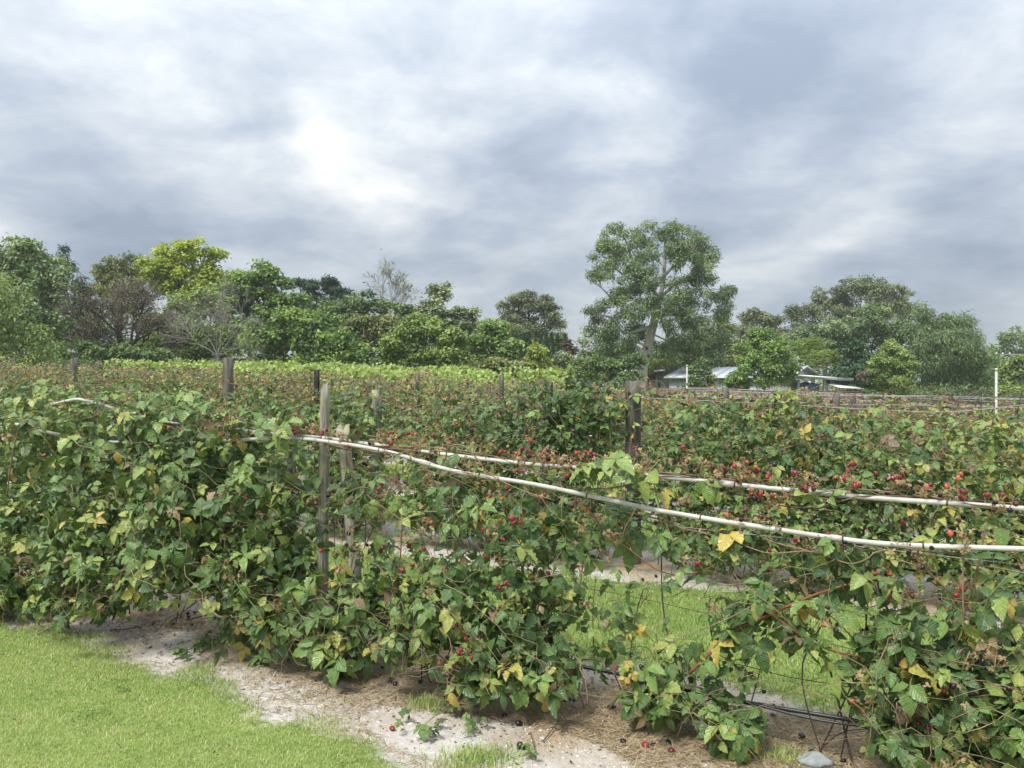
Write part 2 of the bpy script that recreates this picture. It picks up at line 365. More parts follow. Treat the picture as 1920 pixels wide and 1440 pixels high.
# longer tufts on the edge of the lawn
x, y = scat(90000, -5.2, .6, 2.6, 6.2, lambda x, y: (np.abs(lawn_d(x, y) + jit(x, y)) < .07) & (np.sin(x * 9 + y * 4) + np.sin(x * 4.1 + 1) > .1), r)
blades('lawn_edge_grass', x, y, r.uniform(.02, .055, len(x)), r.uniform(.001, .0018, len(x)), r, True, .08, 'longer ragged grass blades along the edge of the lawn')
def strip(k0, n, x0, x1, hmin, hmax, three, label):
    x = r.uniform(x0, x1, n); v = r.uniform(.10, .90, n); y = rowA(k0) + 3.38 * v - M_ROW * x
    keep = (-soil_s(x, y) + r.normal(0, .07, n) + jit(x, y) > 0) & (np.abs(x / y) < .8); x, y = x[keep], y[keep]
    blades('strip_grass', x, y, r.uniform(hmin, hmax, len(x)), r.uniform(.002, .0038, len(x)), r, three, .05, label, tm=.2)
strip(1, 210000, -7, 4.4, .018, .05, False, 'green grass strip between the front bramble row and the row behind it')
strip(2, 90000, -9, 6, .04, .10, False, 'green grass strip glimpsed behind the second bramble row')
strip(3, 40000, -6, 8, .05, .12, False, 'grass strip glimpsed behind the third bramble row')
# straw litter on the soil
m_straw = leafy('straw', [(0, (.18, .13, .08)), (.5, (.38, .29, .17)), (1, (.56, .47, .31))], .1, .7, .2)
def straw_bits(n, r):
    x = r.uniform(-4.6, 3.0, n); off = r.normal(.12, .42, n); y = rowA(1) - M_ROW * x - off / math.cos(ANG)
    dens = .22 + .9 * sstep(-2.2, .3, x); k = (soil_s(x, y) > 0) & (r.random(n) < dens) & (np.sin(x * 3 + y * 5) + np.sin(x * 1.3 - y * 2.2) > -1.0); x, y = x[k], y[k]; n = len(x)
    th = r.normal(0, 1.2, n) - ANG; d = np.stack([np.cos(th), np.sin(th), r.normal(0, .12, n)], -1); s = np.stack([-np.sin(th), np.cos(th), 0 * th], -1)
    L = r.uniform(.012, .05, n)[:, None]; w = r.uniform(.0007, .0016, n)[:, None]; p = np.stack([x, y, gh(x, y) + r.uniform(.002, .014, n)], -1)
    V = np.stack([p - d * L - s * w, p - d * L + s * w, p + d * L + s * w, p + d * L - s * w], 1).reshape(-1, 3)
    T = (np.array([[0, 1, 2], [0, 2, 3]])[None] + (np.arange(n) * 4)[:, None, None]).reshape(-1, 3)
    tag(ob('straw_litter', mk('straw_litter', V, T, m_straw, np.repeat(r.random(n), 4))), 'pale dry straw strewn on the sandy soil along the front row', 'straw', None, 'stuff')
straw_bits(95000, r)
# crumbs of soil, grit and shredded leaf on the bare strip
m_crumb = leafy('soil_crumb', [(0, (.06, .045, .03)), (.35, (.20, .16, .12)), (.7, (.45, .41, .36)), (1, (.70, .67, .63))], .0, .95, .1)
n = 34000; x = r.uniform(-4.8, 3.2, n); y = rowA(1) - M_ROW * x - r.normal(.25, .45, n) / math.cos(ANG); k = soil_s(x, y) > -.03; x, y = x[k], y[k]; n = len(x)
OCT = (np.array([[1, 0, 0], [-1, 0, 0], [0, 1, 0], [0, -1, 0], [0, 0, .6]]), np.array([[0, 2, 4], [2, 1, 4], [1, 3, 4], [3, 0, 4]]), np.zeros((5, 2)))
th = r.uniform(0, 6.28, n); X = np.stack([np.cos(th), np.sin(th), r.normal(0, .2, n)], -1); Yv = np.stack([-np.sin(th), np.cos(th), r.normal(0, .2, n)], -1) * r.uniform(.4, 1, n)[:, None]; Z = np.tile(UP, (n, 1))
V, T, uv, idx = rep(OCT, np.stack([x, y, gh(x, y) - .0005], -1), X, Yv, Z, np.minimum(r.exponential(.0032, n) + .0014, .016))
tag(ob('soil_crumbs', mk('soil_crumbs', V, T, m_crumb, r.beta(1.3, 1.1, n)[idx])), 'crumbs of soil, grit and leaf litter on the bare strip', 'soil', None, 'stuff')

m_litter = leafy('leaf_litter', [(0, (.05, .035, .025)), (.5, (.15, .10, .06)), (1, (.34, .25, .14))], .1, .85, .1)
n = 3600; x = r.uniform(-4.8, 3.2, n); y = rowA(1) - M_ROW * x - r.normal(.0, .26, n) / math.cos(ANG); k = soil_s(x, y) > 0; x, y = x[k], y[k]
xl, yl = scat(240, -4.5, .5, 2.6, 5.6, lambda a, b: lawn_d(a, b) > 0, r); z = np.concatenate([gh(x, y) + .006, gh(xl, yl) + .034]); x = np.concatenate([x, xl]); y = np.concatenate([y, yl]); n = len(x); mb = MB()
kites(mb, np.stack([x, y, z], -1), UP + r.normal(0, .35, (n, 3)), r.normal(0, 1, (n, 3)), r.uniform(.008, .038, n), r.uniform(.006, .018, n), r.random(n))
tag(mb.build('leaf_litter', m_litter), 'brown leaf litter under the front row and on the lawn', 'leaf litter', None, 'stuff')
# clover and flat weeds in the lawn
m_weed = leafy('lawn_weed', [(0, (.06, .13, .03)), (.5, (.12, .22, .05)), (1, (.22, .33, .09))], .25, .5, .3); mb = MB()
xc, yc = scat(70, -4.6, .4, 2.6, 5.6, lambda a, b: lawn_d(a, b) > .03, r)
for a, b in zip(xc, yc):
    m = int(r.integers(8, 40)); sp = r.uniform(.015, .07); px_, py_ = r.normal(a, sp, m), r.normal(b, sp, m)
    kites(mb, np.stack([px_, py_, gh(px_, py_) + .02 + r.uniform(.008, .026, m)], -1), UP + r.normal(0, .4, (m, 3)), r.normal(0, 1, (m, 3)), r.uniform(.01, .022, m), r.uniform(.006, .012, m), r.random(m))
tag(mb.build('lawn_weeds', m_weed), 'clover and flat weeds dotted through the lawn', 'weeds', None, 'stuff')

# ------------------------------------------------------------------ bramble pieces
def leaflet(L, W, lev, fold, droop, pleat, r):
    t = np.linspace(0, 1, lev + 1); w = W * .5 * np.sin(np.pi * t ** .78) ** .75 * (1.08 - .3 * t); w[0] = W * .06; w[-1] = .001
    par = np.where(np.arange(lev + 1) % 2 == 0, 1.0, -1.0); ww = w * (1 + .09 * par * (lev > 4))
    tw = r.normal(0, .18)
    zc = -droop * t ** 2 * L
    mid = np.stack([0 * t, t * L, zc], -1)
    e = [np.stack([s * ww, np.minimum(t + .05 * (1 - t), 1) * L, zc + (fold + s * tw) * ww + pleat * par * ww], -1) for s in (-1, 1)]
    V = np.concatenate([mid, e[0], e[1]]); n = lev + 1; T = []
    for i in range(lev):
        T += [(i, i + 1, n + i + 1), (i, n + i + 1, n + i), (i, 2 * n + i, 2 * n + i + 1), (i, 2 * n + i + 1, i + 1)]
    uv = np.concatenate([np.stack([0 * t + .5, t], -1), np.stack([0 * t, t], -1), np.stack([0 * t + 1, t], -1)])
    return V, np.array(T), uv
def compound(nl, lev, r, petiole=True):
    """leaf with nl leaflets, terminal leaflet 1 long; y along, z up"""
    Vs, Ts, Us, n = [], [], [], 0
    spec = [(0, 1.0, .22, .16)] + [(s * r.uniform(52, 78), r.uniform(.74, .9), .03, 0) for s in (-1, 1)]
    if nl == 5: spec += [(s * r.uniform(100, 128), r.uniform(.5, .66), .0, 0) for s in (-1, 1)]
    if nl == 1: spec = spec[:1]
    for a, L, gap, _ in spec:
        V, T, uv = leaflet(L, L * r.uniform(.5, .78), lev, r.uniform(.0, .55), r.uniform(.02, .62), .13 if lev > 4 else 0, r)
        V = V + np.array([0, gap, 0]); a_ = math.radians(a); ti = r.normal(-.15, .22)
        ca, sa = math.cos(a_), math.sin(a_); V = V @ np.array([[1, 0, 0], [0, math.cos(ti), math.sin(ti)], [0, -math.sin(ti), math.cos(ti)]])
        V = V @ np.array([[ca, -sa, 0], [sa, ca, 0], [0, 0, 1]])
        Vs.append(V); Ts.append(T + n); Us.append(uv); n += len(V)
    if petiole:
        mb = MB().tube([(0, .24, 0), (0, -.1, -.02), (r.normal(0, .05), -.75, -.22)], [.012, .018, .022], 3, cap=False)
        Vs.append(mb.V[0]); Ts.append(mb.T[0] + n); Us.append(np.full((len(mb.V[0]), 2), .5)); n += len(mb.V[0])
    return np.concatenate(Vs), np.concatenate(Ts), np.concatenate(Us)
lr = np.random.default_rng(3)
HI = [compound(nl, 8, lr) for nl in (3, 3, 5, 3, 5, 3, 3, 5, 3, 3, 1, 3)]
LO = [compound(3, 2, lr, False) for _ in range(5)]
def kite3(r):
    Vs, Ts, Us = [], [], []
    for i, (a, L) in enumerate(((0, 1.0), (r.uniform(50, 80), .85), (-r.uniform(50, 80), .85))):
        X, Y, Z = frames(np.array([[0, 0, 1.]]) + r.normal(0, .25, (1, 3)), np.array([[math.sin(math.radians(a)), math.cos(math.radians(a)), r.normal(-.2, .2)]]))
        V, T, uv, _ = rep(KITE, np.zeros((1, 3)), X * .62, Y, Z, np.array([L])); Vs.append(V); Ts.append(T + 4 * i); Us.append(uv)
    return np.concatenate(Vs), np.concatenate(Ts), np.concatenate(Us)
LOK = [kite3(lr) for _ in range(6)]
TINTS = [.04, .12, .2, .27, .34, .42, .5, .58, .66, .74, .81, .9, .97]
LEAF = {}
def leaf_mesh(i, ti):
    if (i, ti) not in LEAF:
        V, T, uv = HI[i]; LEAF[(i, ti)] = mk('leaf', V, T, m_leaf, np.full(len(V), TINTS[ti]) + lr.normal(0, .02), uv)
    return LEAF[(i, ti)]
PAL = {'green': [5, 10, 13, 15, 14, 12, 10, 7, 4, 2, .8, 1.2, 1], 'light': [4, 8, 10, 12, 13, 14, 14, 11, 7, 3, .9, 1.2, 1],
       'mixed': [4, 8, 13, 15, 14, 12, 9, 7, 5, 3, 1.6, 1.6, .8], 'yellow': [2, 4, 7, 9, 10, 10, 10, 10, 10, 7, 4, 4, 3], 'dark': [12, 18, 20, 17, 11, 7, 4, 2, 1, .7, .4, .5, .3]}
PAL = {k: np.array(v) / sum(v) for k, v in PAL.items()}

def icosphere(sub):
    import bmesh
    bm = bmesh.new(); bmesh.ops.create_icosphere(bm, subdivisions=sub, radius=1)
    V = np.array([v.co[:] for v in bm.verts]); T = np.array([[v.index for v in f.verts] for f in bm.faces]); bm.free(); return V, T
IV, IT = icosphere(3)
def berry_mesh(mi, r):
    seeds = []
    for j, zz in enumerate((-.85, -.45, 0, .45, .85)):
        m = (4, 7, 8, 7, 4)[j]
        for q in range(m):
            a = 2 * np.pi * (q + .5 * (j % 2)) / m; s = math.sqrt(1 - zz * zz); seeds.append((s * math.cos(a), s * math.sin(a), zz))
    d = (IV @ np.array(seeds).T).max(1); rad = .80 + .26 * np.sqrt(np.clip((d - .86) / .14, 0, 1))
    V = IV * rad[:, None] * np.array([.0088, .0088, .0118]) * r.uniform(.92, 1.1)
    return mk('berry', V, IT, m_berry[mi], smooth=True)
br = np.random.default_rng(8)
BERRY = [[berry_mesh(i, br) for _ in range(2)] for i in range(4)]
def cluster_mesh(r):
    """stalks and calyces of a fruiting truss; returns mesh and the spots of its berries"""
    mb = MB(); n = int(r.integers(4, 8)); top = np.array([r.normal(0, .02), r.normal(0, .02), .085])
    mb.tube([(0, 0, 0), top * .5 + r.normal(0, .006, 3), top], [.0024, .002, .0015], 3, .2); spots = []
    for i in range(n):
        s = top * r.uniform(.25, 1.0); d = nrmz(r.normal(0, 1, 3) * np.array([1, 1, .5]) + np.array([0, 0, .2])); e = s + d * r.uniform(.025, .05)
        mb.tube([s, (s + e) / 2 + np.array([0, 0, .006]), e], [.0013, .0012, .0012], 3, .3)
        for q in range(5):
            a = 2 * np.pi * q / 5; rd = nrmz(np.cross(d, r.normal(0, 1, 3))) ; tn = np.cross(d, rd); dv = rd * math.cos(a) + tn * math.sin(a)
            kites(mb, e[None], (d * .8 + dv * .2)[None], dv[None], .019, .0095, np.array([r.random()]))
        if r.random() < .45: spots.append((e + d * .008 + np.array([0, 0, -.006]), d))
    return mb.mesh('fruit_truss', m_calyx), spots
CLUST = [cluster_mesh(br) for _ in range(9)]
def place_cluster(plant, p, r, ripe=(.42, .22, .26, .10), scale=1.0):
    me, spots = CLUST[int(r.integers(len(CLUST)))]
    c = ob('fruit_truss', me, plant); base = np.array(plant.location); c.location = p - base
    c.rotation_euler = (r.normal(0, .5), r.normal(0, .5), r.uniform(0, 6.28)); c.scale = (scale,) * 3
    if r.random() < .4: return c
    col = int(r.choice(4, p=ripe))
    for e, d in spots:
        mi = col if r.random() < .55 else int(r.choice(4, p=ripe))
        b = ob('berry', BERRY[mi][int(r.integers(2))], c, e); b.rotation_euler = (r.normal(0, .5), r.normal(0, .5), r.uniform(0, 6)); s = r.uniform(.85, 1.2); b.scale = (s, s, s)
    return c
def arc(p0, p1, sag, n=9, r=None, wob=.0):
    p0, p1 = np.asarray(p0, float), np.asarray(p1, float); t = np.linspace(0, 1, n)[:, None]
    P = p0 + (p1 - p0) * t + UP * (4 * sag * t * (1 - t))
    if r is not None and wob: P[1:-1] += r.normal(0, wob, (n - 2, 3))
    return P
def smooth_path(pts, n=40):
    """Catmull-Rom through points"""
    P = np.asarray(pts, float); P = np.concatenate([[2 * P[0] - P[1]], P, [2 * P[-1] - P[-2]]]); out = []
    m = len(P) - 3; per = max(2, n // m)
    for i in range(m):
        a, b, c, d = P[i:i + 4]
        for t in np.linspace(0, 1, per, endpoint=False):
            out.append(.5 * ((2 * b) + (-a + c) * t + (2 * a - 5 * b + 4 * c - d) * t ** 2 + (-a + 3 * b - 3 * c + d) * t ** 3))
    return np.array(out + [P[-2]])

def bramble(label, row, bx, blobs, pal, seed, canes=5, clusters=6, lscale=(.055, .105), group=None, fill=1.0, ripe=(.42, .22, .26, .10), droop=.35):
    """one plant: blobs = (centre xyz, radii along/across/up, leaves, filler leaves)"""
    r = np.random.default_rng(seed); base = rowX(row, bx)
    pl = thing('blackberry_bush', label, 'bush', base, group); P = PAL[pal]; mb = MB()
    ax = np.stack([U, NRM, UP])
    for c, rad, nl, nf in blobs:
        rad = np.array(rad)
        nl = int(nl * 1.06); d = rdir(nl * 3, r); d = d[(d[:, 1] > -.25) | (d[:, 2] > .5)][:nl]
        loc = d * rad * np.where(r.random((len(d), 1)) < .2, r.uniform(1.05, 1.4, (len(d), 1)), r.uniform(.66, 1.08, (len(d), 1))); p = c + loc @ ax; g = gh(p[:, 0], p[:, 1])
        low = p[:, 2] < g + .05; p[low, 2] = g[low] + r.uniform(.04, .16, low.sum())
        out = nrmz((d / rad) @ ax * rad.mean() + np.array([0, -.25, 0]))
        nn = nrmz(out * .75 + UP * .62 + r.normal(0, .40, (len(p), 3))); tt = out * .6 - UP * droop * 1.6 + r.normal(0, .75, (len(p), 3))
        X, Y, Z = frames(nn, tt); sc = lscale[0] * .9 + (lscale[1] - lscale[0] * .9) * r.random(len(p)) ** 1.5
        for i in range(len(p)):
            o = ob('leaf', leaf_mesh(int(r.integers(len(HI))), int(r.choice(13, p=P))), pl)
            Mx = np.eye(4); Mx[:3, 0] = X[i]; Mx[:3, 1] = Y[i]; Mx[:3, 2] = Z[i]; Mx[:3, :3] *= sc[i]; Mx[:3, 3] = p[i] - base
            o.matrix_basis = Matrix(Mx.tolist())
        nf = int(nf * fill * 1.3)
        if nf:
            d = rdir(nf, r); p = c + (d * rad * (r.random((nf, 1)) ** .4) * .95) @ ax; g = gh(p[:, 0], p[:, 1]); p = p[p[:, 2] > g + .03]; nf = len(p)
            nn = nrmz(UP * .7 + NRM * .35 + r.normal(0, .6, (nf, 3))); tt = r.normal(0, 1, (nf, 3)) - UP * .5; X, Y, Z = frames(nn, tt)
            LL = LO if row == 1 else LOK; wh = r.integers(0, len(LL), nf); ti = np.array(TINTS)[r.choice(13, nf, p=P)] ; sc = r.uniform(lscale[0] * .8, lscale[1] * .8, nf)
            for q in range(len(LL)):
                k = wh == q
                if k.any():
                    V, T, uv, idx = rep(LL[q], p[k], X[k], Y[k], Z[k], sc[k]); mb.add(V, T, ti[k][idx], uv)
    if mb.n:
        f = mb.build('foliage', m_leaf, pl, uv=True); f['kind'] = 'stuff'
    for i in range(canes):
        c, rad, _, _ = blobs[int(r.integers(len(blobs)))]
        e = c + (r.uniform(-.9, .9, 3) * np.array(rad)) @ ax; s = base + U * r.normal(0, .18) + NRM * r.normal(.0, .06) - UP * .02
        midp = (s + e) / 2 + UP * r.uniform(.0, .2) + U * r.normal(0, .1) + NRM * r.normal(0, .06)
        e2 = e + U * r.normal(0, .12) + NRM * abs(r.normal(.03, .05)) - UP * r.uniform(.0, .1); g = gh(e2[0], e2[1]); e2[2] = max(e2[2], g + .03)
        pts = smooth_path([s, midp, e, e2], 15)
        MB().tube(pts, np.linspace(.0045, .002, len(pts)) * r.uniform(.6, 1.2), 5).build('cane', (m_cane, m_cane_dark, m_cane_green, m_cane_dark)[int(r.integers(4))], pl)
    mb = MB()
    for i in range(55 if row == 1 else 75):
        c, rad, _, _ = blobs[int(r.integers(len(blobs)))]; a = c + (r.uniform(-1.05, 1.05, 3) * np.array(rad)) @ ax; a = a + NRM * rad[1] * .35
        b = a + U * r.normal(0, .28) + NRM * r.normal(.05, .1) + UP * r.normal(.02, .16); g = gh(b[0], b[1]); b[2] = max(b[2], g + .03); a[2] = max(a[2], gh(a[0], a[1]) + .03)
        mb.tube(arc(a, b, r.normal(.03, .05), 7, r, .012), np.linspace(.0022, .0011, 7) * r.uniform(.7, 1.3), 3)
    o = mb.build('dry_canes', m_cane_dry, pl); o['kind'] = 'stuff'
    for i in range(clusters * 2):
        c, rad, _, _ = blobs[int(r.integers(len(blobs)))]; d = nrmz(r.normal(0, 1, 3) + np.array([0, .6, .5]))
        p = c + (d * np.array(rad) * r.uniform(.85, 1.1)) @ ax
        if p[2] > gh(p[0], p[1]) + .12: place_cluster(pl, p, r, ripe)
    return pl
def B(row, px, py, rx, ry, off, dep, nl, nf):
    """a blob of leaves on a row seen at (px,py), half sizes in photo pixels"""
    c = rowpx(row, px, py, off); m = c[1] / F; return (c, (rx * m * .95, dep, ry * m), nl, nf)

# ---- front row, left to right
G1 = 'blackberry bushes of the front row'
front = []
front.append(bramble('dense leafy blackberry bush cut off by the left edge of the picture, front row', 1, -4.5,
    [B(1, -90, 900, 130, 140, .10, .5, 90, 260), B(1, -60, 1040, 120, 95, .35, .4, 60, 120), B(1, -40, 1110, 90, 45, .55, .25, 30, 40)], 'light', 21, 4, 3, (.048, .118), G1))
front.append(bramble('tall light green blackberry bush next to the left edge, spilling onto the soil', 1, -3.7,
    [B(1, 60, 880, 125, 120, .12, .5, 90, 300), B(1, 45, 1030, 120, 105, .38, .4, 85, 200), B(1, 130, 790, 110, 45, .15, .35, 40, 90), B(1, 110, 1110, 80, 50, .55, .22, 40, 60), B(1, 20, 1110, 70, 45, .5, .25, 30, 50)], 'light', 22, 6, 6, (.055, .115), G1))
front.append(bramble('big rounded blackberry bush below the arched end of the white pipe', 1, -2.95,
    [B(1, 215, 890, 120, 110, .12, .5, 90, 300), B(1, 210, 1020, 115, 100, .36, .4, 90, 200), B(1, 310, 790, 100, 45, .10, .35, 42, 90), B(1, 280, 1090, 70, 42, .45, .22, 32, 50), B(1, 200, 1110, 60, 40, .45, .22, 24, 40)], 'light', 23, 6, 8, (.048, .118), G1))
front.append(bramble('dark green blackberry bush overhanging a shaded hollow beside the rusty picket', 1, -2.25,
    [B(1, 375, 900, 105, 95, .10, .45, 80, 280), B(1, 365, 1010, 100, 85, .32, .35, 80, 200), B(1, 440, 810, 80, 40, .08, .3, 30, 60), B(1, 430, 1090, 60, 50, .35, .22, 28, 40)], 'green', 24, 6, 10, (.048, .118), G1))
front.append(bramble('blackberry bush at the foot of the weathered post with shoots reaching over the soil', 1, -1.65,
    [B(1, 500, 930, 75, 95, .05, .35, 50, 130), B(1, 505, 1060, 80, 90, .18, .3, 65, 130), B(1, 480, 1140, 60, 65, .28, .22, 36, 50), B(1, 560, 1175, 60, 45, .30, .18, 28, 20), B(1, 575, 1000, 45, 90, .05, .2, 22, 30)], 'mixed', 25, 8, 12, (.055, .115), G1))
front.append(bramble('blackberry bush right of the leaning split post, yellowing leaves at its foot', 1, -.95,
    [B(1, 690, 1070, 80, 80, .08, .25, 40, 36), B(1, 665, 1155, 85, 80, .15, .25, 55, 90), B(1, 630, 1215, 70, 38, .30, .16, 34, 20), B(1, 700, 930, 70, 60, .0, .22, 16, 20)], 'mixed', 26, 9, 12, (.048, .118), G1))
front.append(bramble('leafy blackberry bush in the middle of the front row below the two white pipes', 1, -.4,
    [B(1, 850, 1040, 90, 60, .05, .28, 34, 22), B(1, 840, 1130, 100, 70, .10, .28, 66, 90), B(1, 785, 1195, 65, 45, .18, .2, 32, 34), B(1, 850, 930, 70, 45, .0, .2, 14, 16)], 'mixed', 27, 9, 14, (.05, .11), G1))
front.append(bramble('blackberry bush with a dark leafy skirt resting on the straw, red berries on its stems', 1, .12,
    [B(1, 1000, 1020, 95, 80, .05, .28, 44, 40), B(1, 980, 1160, 95, 80, .10, .28, 75, 110), B(1, 1010, 1245, 95, 50, .15, .25, 55, 70), B(1, 900, 1250, 50, 40, .3, .14, 18, 10), B(1, 1070, 1080, 60, 80, .0, .18, 22, 6), B(1, 990, 920, 90, 40, .0, .2, 14, 6)], 'green', 28, 10, 16, (.048, .118), G1))
front.append(bramble('small sparse blackberry bush in the gap over the black drip line', 1, .88,
    [B(1, 1280, 1300, 95, 38, .08, .18, 36, 24), B(1, 1370, 1360, 50, 45, .15, .14, 26, 20), B(1, 1200, 1320, 35, 28, .15, .1, 9, 4), B(1, 1135, 1000, 70, 65, .0, .18, 18, 6), B(1, 1290, 1010, 70, 50, .0, .15, 9, 2), B(1, 1140, 1150, 50, 80, .05, .15, 16, 4), B(1, 1250, 1240, 80, 40, .05, .15, 16, 4), B(1, 1400, 1190, 80, 60, .05, .15, 20, 4)], 'mixed', 29, 4, 9, (.048, .118), G1))
front.append(bramble('blackberry bush with long arching shoots right of the gap in the front row', 1, 1.42,
    [B(1, 1430, 1130, 80, 50, .05, .2, 22, 4), B(1, 1580, 1150, 110, 60, .05, .22, 22, 6), B(1, 1660, 1270, 85, 65, .08, .25, 40, 30), B(1, 1710, 1370, 85, 55, .08, .25, 36, 40), B(1, 1560, 1060, 60, 40, 0, .15, 12, 4)], 'green', 30, 6, 9, (.048, .118), G1, ripe=(.3, .2, .42, .08)))
front.append(bramble('blackberry bush filling the lower right corner with black berries on bare stems', 1, 1.85,
    [B(1, 1830, 1290, 110, 90, .08, .28, 52, 60), B(1, 1810, 1400, 110, 60, .1, .28, 46, 60), B(1, 1850, 1150, 90, 60, .0, .2, 18, 6), B(1, 1700, 1190, 70, 50, .0, .18, 16, 10), B(1, 1930, 1340, 90, 100, .1, .28, 50, 100)], 'mixed', 31, 7, 14, (.05, .11), G1, ripe=(.3, .18, .44, .08)))
front.append(bramble('blackberry bush cut off by the right edge of the picture, front row', 1, 2.5,
    [B(1, 2060, 1290, 130, 120, .05, .28, 50, 120), B(1, 2080, 1430, 130, 80, .05, .28, 40, 90)], 'mixed', 32, 5, 4, (.05, .11), G1))

# ------------------------------------------------------------------ trellis of the front row
def near_plant(p, plants): return min(plants, key=lambda o: abs(o.location.x - p[0]))
def rod(name, pts, rad, mat, label, cat, group=None, sides=8, n=60, sm=True):
    P = smooth_path(pts, n) if sm else np.asarray(pts, float); o0 = P[len(P) // 2]
    return tag(MB().tube(P, rad, sides).build(name, mat, None, o0, smooth=True), label, cat, group), P
def fix(o, origin):
    o.location = tuple(origin); return o
def rodf(*a, **k):
    o, P = rod(*a, **k); return fix(o, P[len(P) // 2]), P
UPPER = [(85, 762), (130, 751), (160, 751), (240, 773), (330, 795), (430, 805), (540, 816), (620, 823), (780, 845), (900, 860), (1000, 871), (1100, 879), (1250, 895), (1400, 911), (1520, 923), (1650, 935), (1800, 945), (1960, 957), (2080, 965)]
LOWER = [(30, 795), (75, 808), (200, 828), (320, 832), (430, 826), (540, 822), (620, 829), (730, 848), (850, 883), (1000, 908), (1120, 933), (1250, 960), (1450, 992), (1600, 1014), (1690, 1022), (1820, 1027), (1960, 1031), (2080, 1036)]
pu, PU = rodf('pipe', [rowpx(1, a, b, .10 + .18 * float(sstep(300, 130, a)) * float(sstep(60, 120, a))) for a, b in UPPER], .0108, m_pvc, 'upper white plastic pipe strung with berry canes along the front row', 'pipe', n=110)
plw, PL = rodf('pipe', [rowpx(1, a, b, .16 + .22 * float(sstep(160, 60, a))) for a, b in LOWER], .0112, m_pvc, 'lower white plastic pipe sloping down to the right edge of the picture', 'pipe', n=110)
for o, P in ((pu, PU), (plw, PL)):      # couplings and ties
    for i in range(14, len(P) - 6, 31):
        MB().tube(P[i:i + 2] + (P[i + 1] - P[i]) * .0, .0145, 8).build('coupling', m_pvc, o, P[len(P) // 2])
    for i in range(5, len(P) - 3, 9):
        d_ = nrmz(P[i + 1] - P[i]); MB().tube([P[i], P[i] + d_ * .007], .0122, 7).build('tie', m_rust, o, P[len(P) // 2])
dl, _ = rodf('drip_line', [rowpx(1, a, b, .04) for a, b in [(560, 1150), (800, 1200), (1000, 1235), (1130, 1258), (1270, 1290), (1400, 1318), (1530, 1340), (1620, 1356), (1760, 1390), (1900, 1422), (2080, 1465)]], .010, m_poly, 'thick black drip line hanging low along the front row', 'drip line')
rodf('drip_line', [rowpx(1, a, b, .07) for a, b in [(1380, 1310), (1440, 1328), (1530, 1350), (1620, 1364), (1700, 1385)]], .006, m_poly, 'thin black hose tied under the front drip line', 'hose')
def barbed(label, pts, off=.02, barbs=True, mat=None, rad=.0016):
    P = smooth_path([rowpx(1, a, b, off) for a, b in pts], 70); mb = MB().tube(P, rad, 5); o0 = P[len(P) // 2]
    w = thing('barbed_wire' if barbs else 'trellis_wire', label, 'wire', o0)
    mb.build('strand', mat or m_wire, w)
    if barbs:
        for i in range(2, len(P) - 1, 2):
            b = MB(); t = nrmz(P[i + 1] - P[i])
            for s in (-1, 1):
                d = nrmz(np.cross(t, rng.normal(0, 1, 3))); b.tube([P[i] - d * .011, P[i], P[i] + d * .011], .0011, 3)
            b.build('barb', mat or m_wire, w)
    return w
barbed('bright barbed wire crossing the gap in the front row at knee height', [(640, 970), (800, 998), (1000, 1035), (1120, 1050), (1250, 1078), (1410, 1105), (1560, 1140), (1740, 1170), (1940, 1200)])
barbed('barbed wire behind the leaning split post below the pipes', [(620, 895), (760, 912), (900, 945), (1050, 960), (1250, 985), (1500, 1012), (1700, 1035), (1940, 1062)], .0)
barbed('rusty plain wire sagging across the gap above the drip line', [(1000, 1090), (1150, 1112), (1300, 1145), (1450, 1180), (1650, 1230), (1940, 1290)], .0, False, m_rust, .0014)
barbed('lowest rusty wire looping below shoots at the front row gap', [(1230, 1215), (1400, 1250), (1480, 1270), (1600, 1290), (1720, 1313), (1940, 1370)], .03, False, m_rust, .0019)
barbed('thin wire just above the soil right of the sparse bush', [(1410, 1370), (1500, 1393), (1600, 1407), (1720, 1425), (1800, 1450)], .1, False, m_rust, .0013)

def wobbly_post(name, label, top, foot, r0, r1, mat, jag=.0, n=16, lean=None, seed=0, group=None, sides=14, square=0.0):
    r = np.random.default_rng(seed); top, foot = np.array(top, float), np.array(foot, float)
    t = np.linspace(0, 1, n)[:, None]; P = foot + (top - foot) * t
    if lean is not None: P = P + np.array(lean) * np.sin(np.pi * t)
    th = np.linspace(0, 2 * np.pi, sides, endpoint=False); sh = 1 + .07 * np.sin(3 * th + seed) + .05 * np.sin(5 * th + 2 * seed) + r.normal(0, .02, sides)
    if square: sh = sh * (1 + square * np.abs(np.cos(2 * th + .6)))
    V = []
    for i in range(n):
        rr = (r0 + (r1 - r0) * t[i, 0]) * (sh + r.normal(0, .012, sides)); q = P[i] + np.stack([rr * np.cos(th), rr * np.sin(th), 0 * th], -1)
        if i >= n - 2: q[:, 2] += jag * (np.sin(2 * th + seed) * .5 + r.uniform(-.5, .5, sides)) * (1 if i == n - 1 else .3)
        V.append(q)
    V = np.concatenate(V); i = np.arange(n - 1)[:, None] * sides; j = np.arange(sides)[None]; j2 = (j + 1) % sides
    q = np.stack([i + j, i + j2, i + sides + j2, i + sides + j], -1).reshape(-1, 4); T = np.concatenate([q[:, [0, 1, 2]], q[:, [0, 2, 3]]])
    V = np.concatenate([V, [V[-sides:].mean(0) - UP * jag * .4]]); jj = np.arange(sides); T = np.concatenate([T, np.stack([jj * 0 + n * sides, (n - 1) * sides + jj, (n - 1) * sides + (jj + 1) % sides], -1)])
    o = ob(name, mk(name, V - foot, T, mat)); o.location = tuple(foot); return tag(o, label, 'post', group)
def on_ground(p, dz=-.25): return np.array([p[0], p[1], float(gh(p[0], p[1])) + dz])
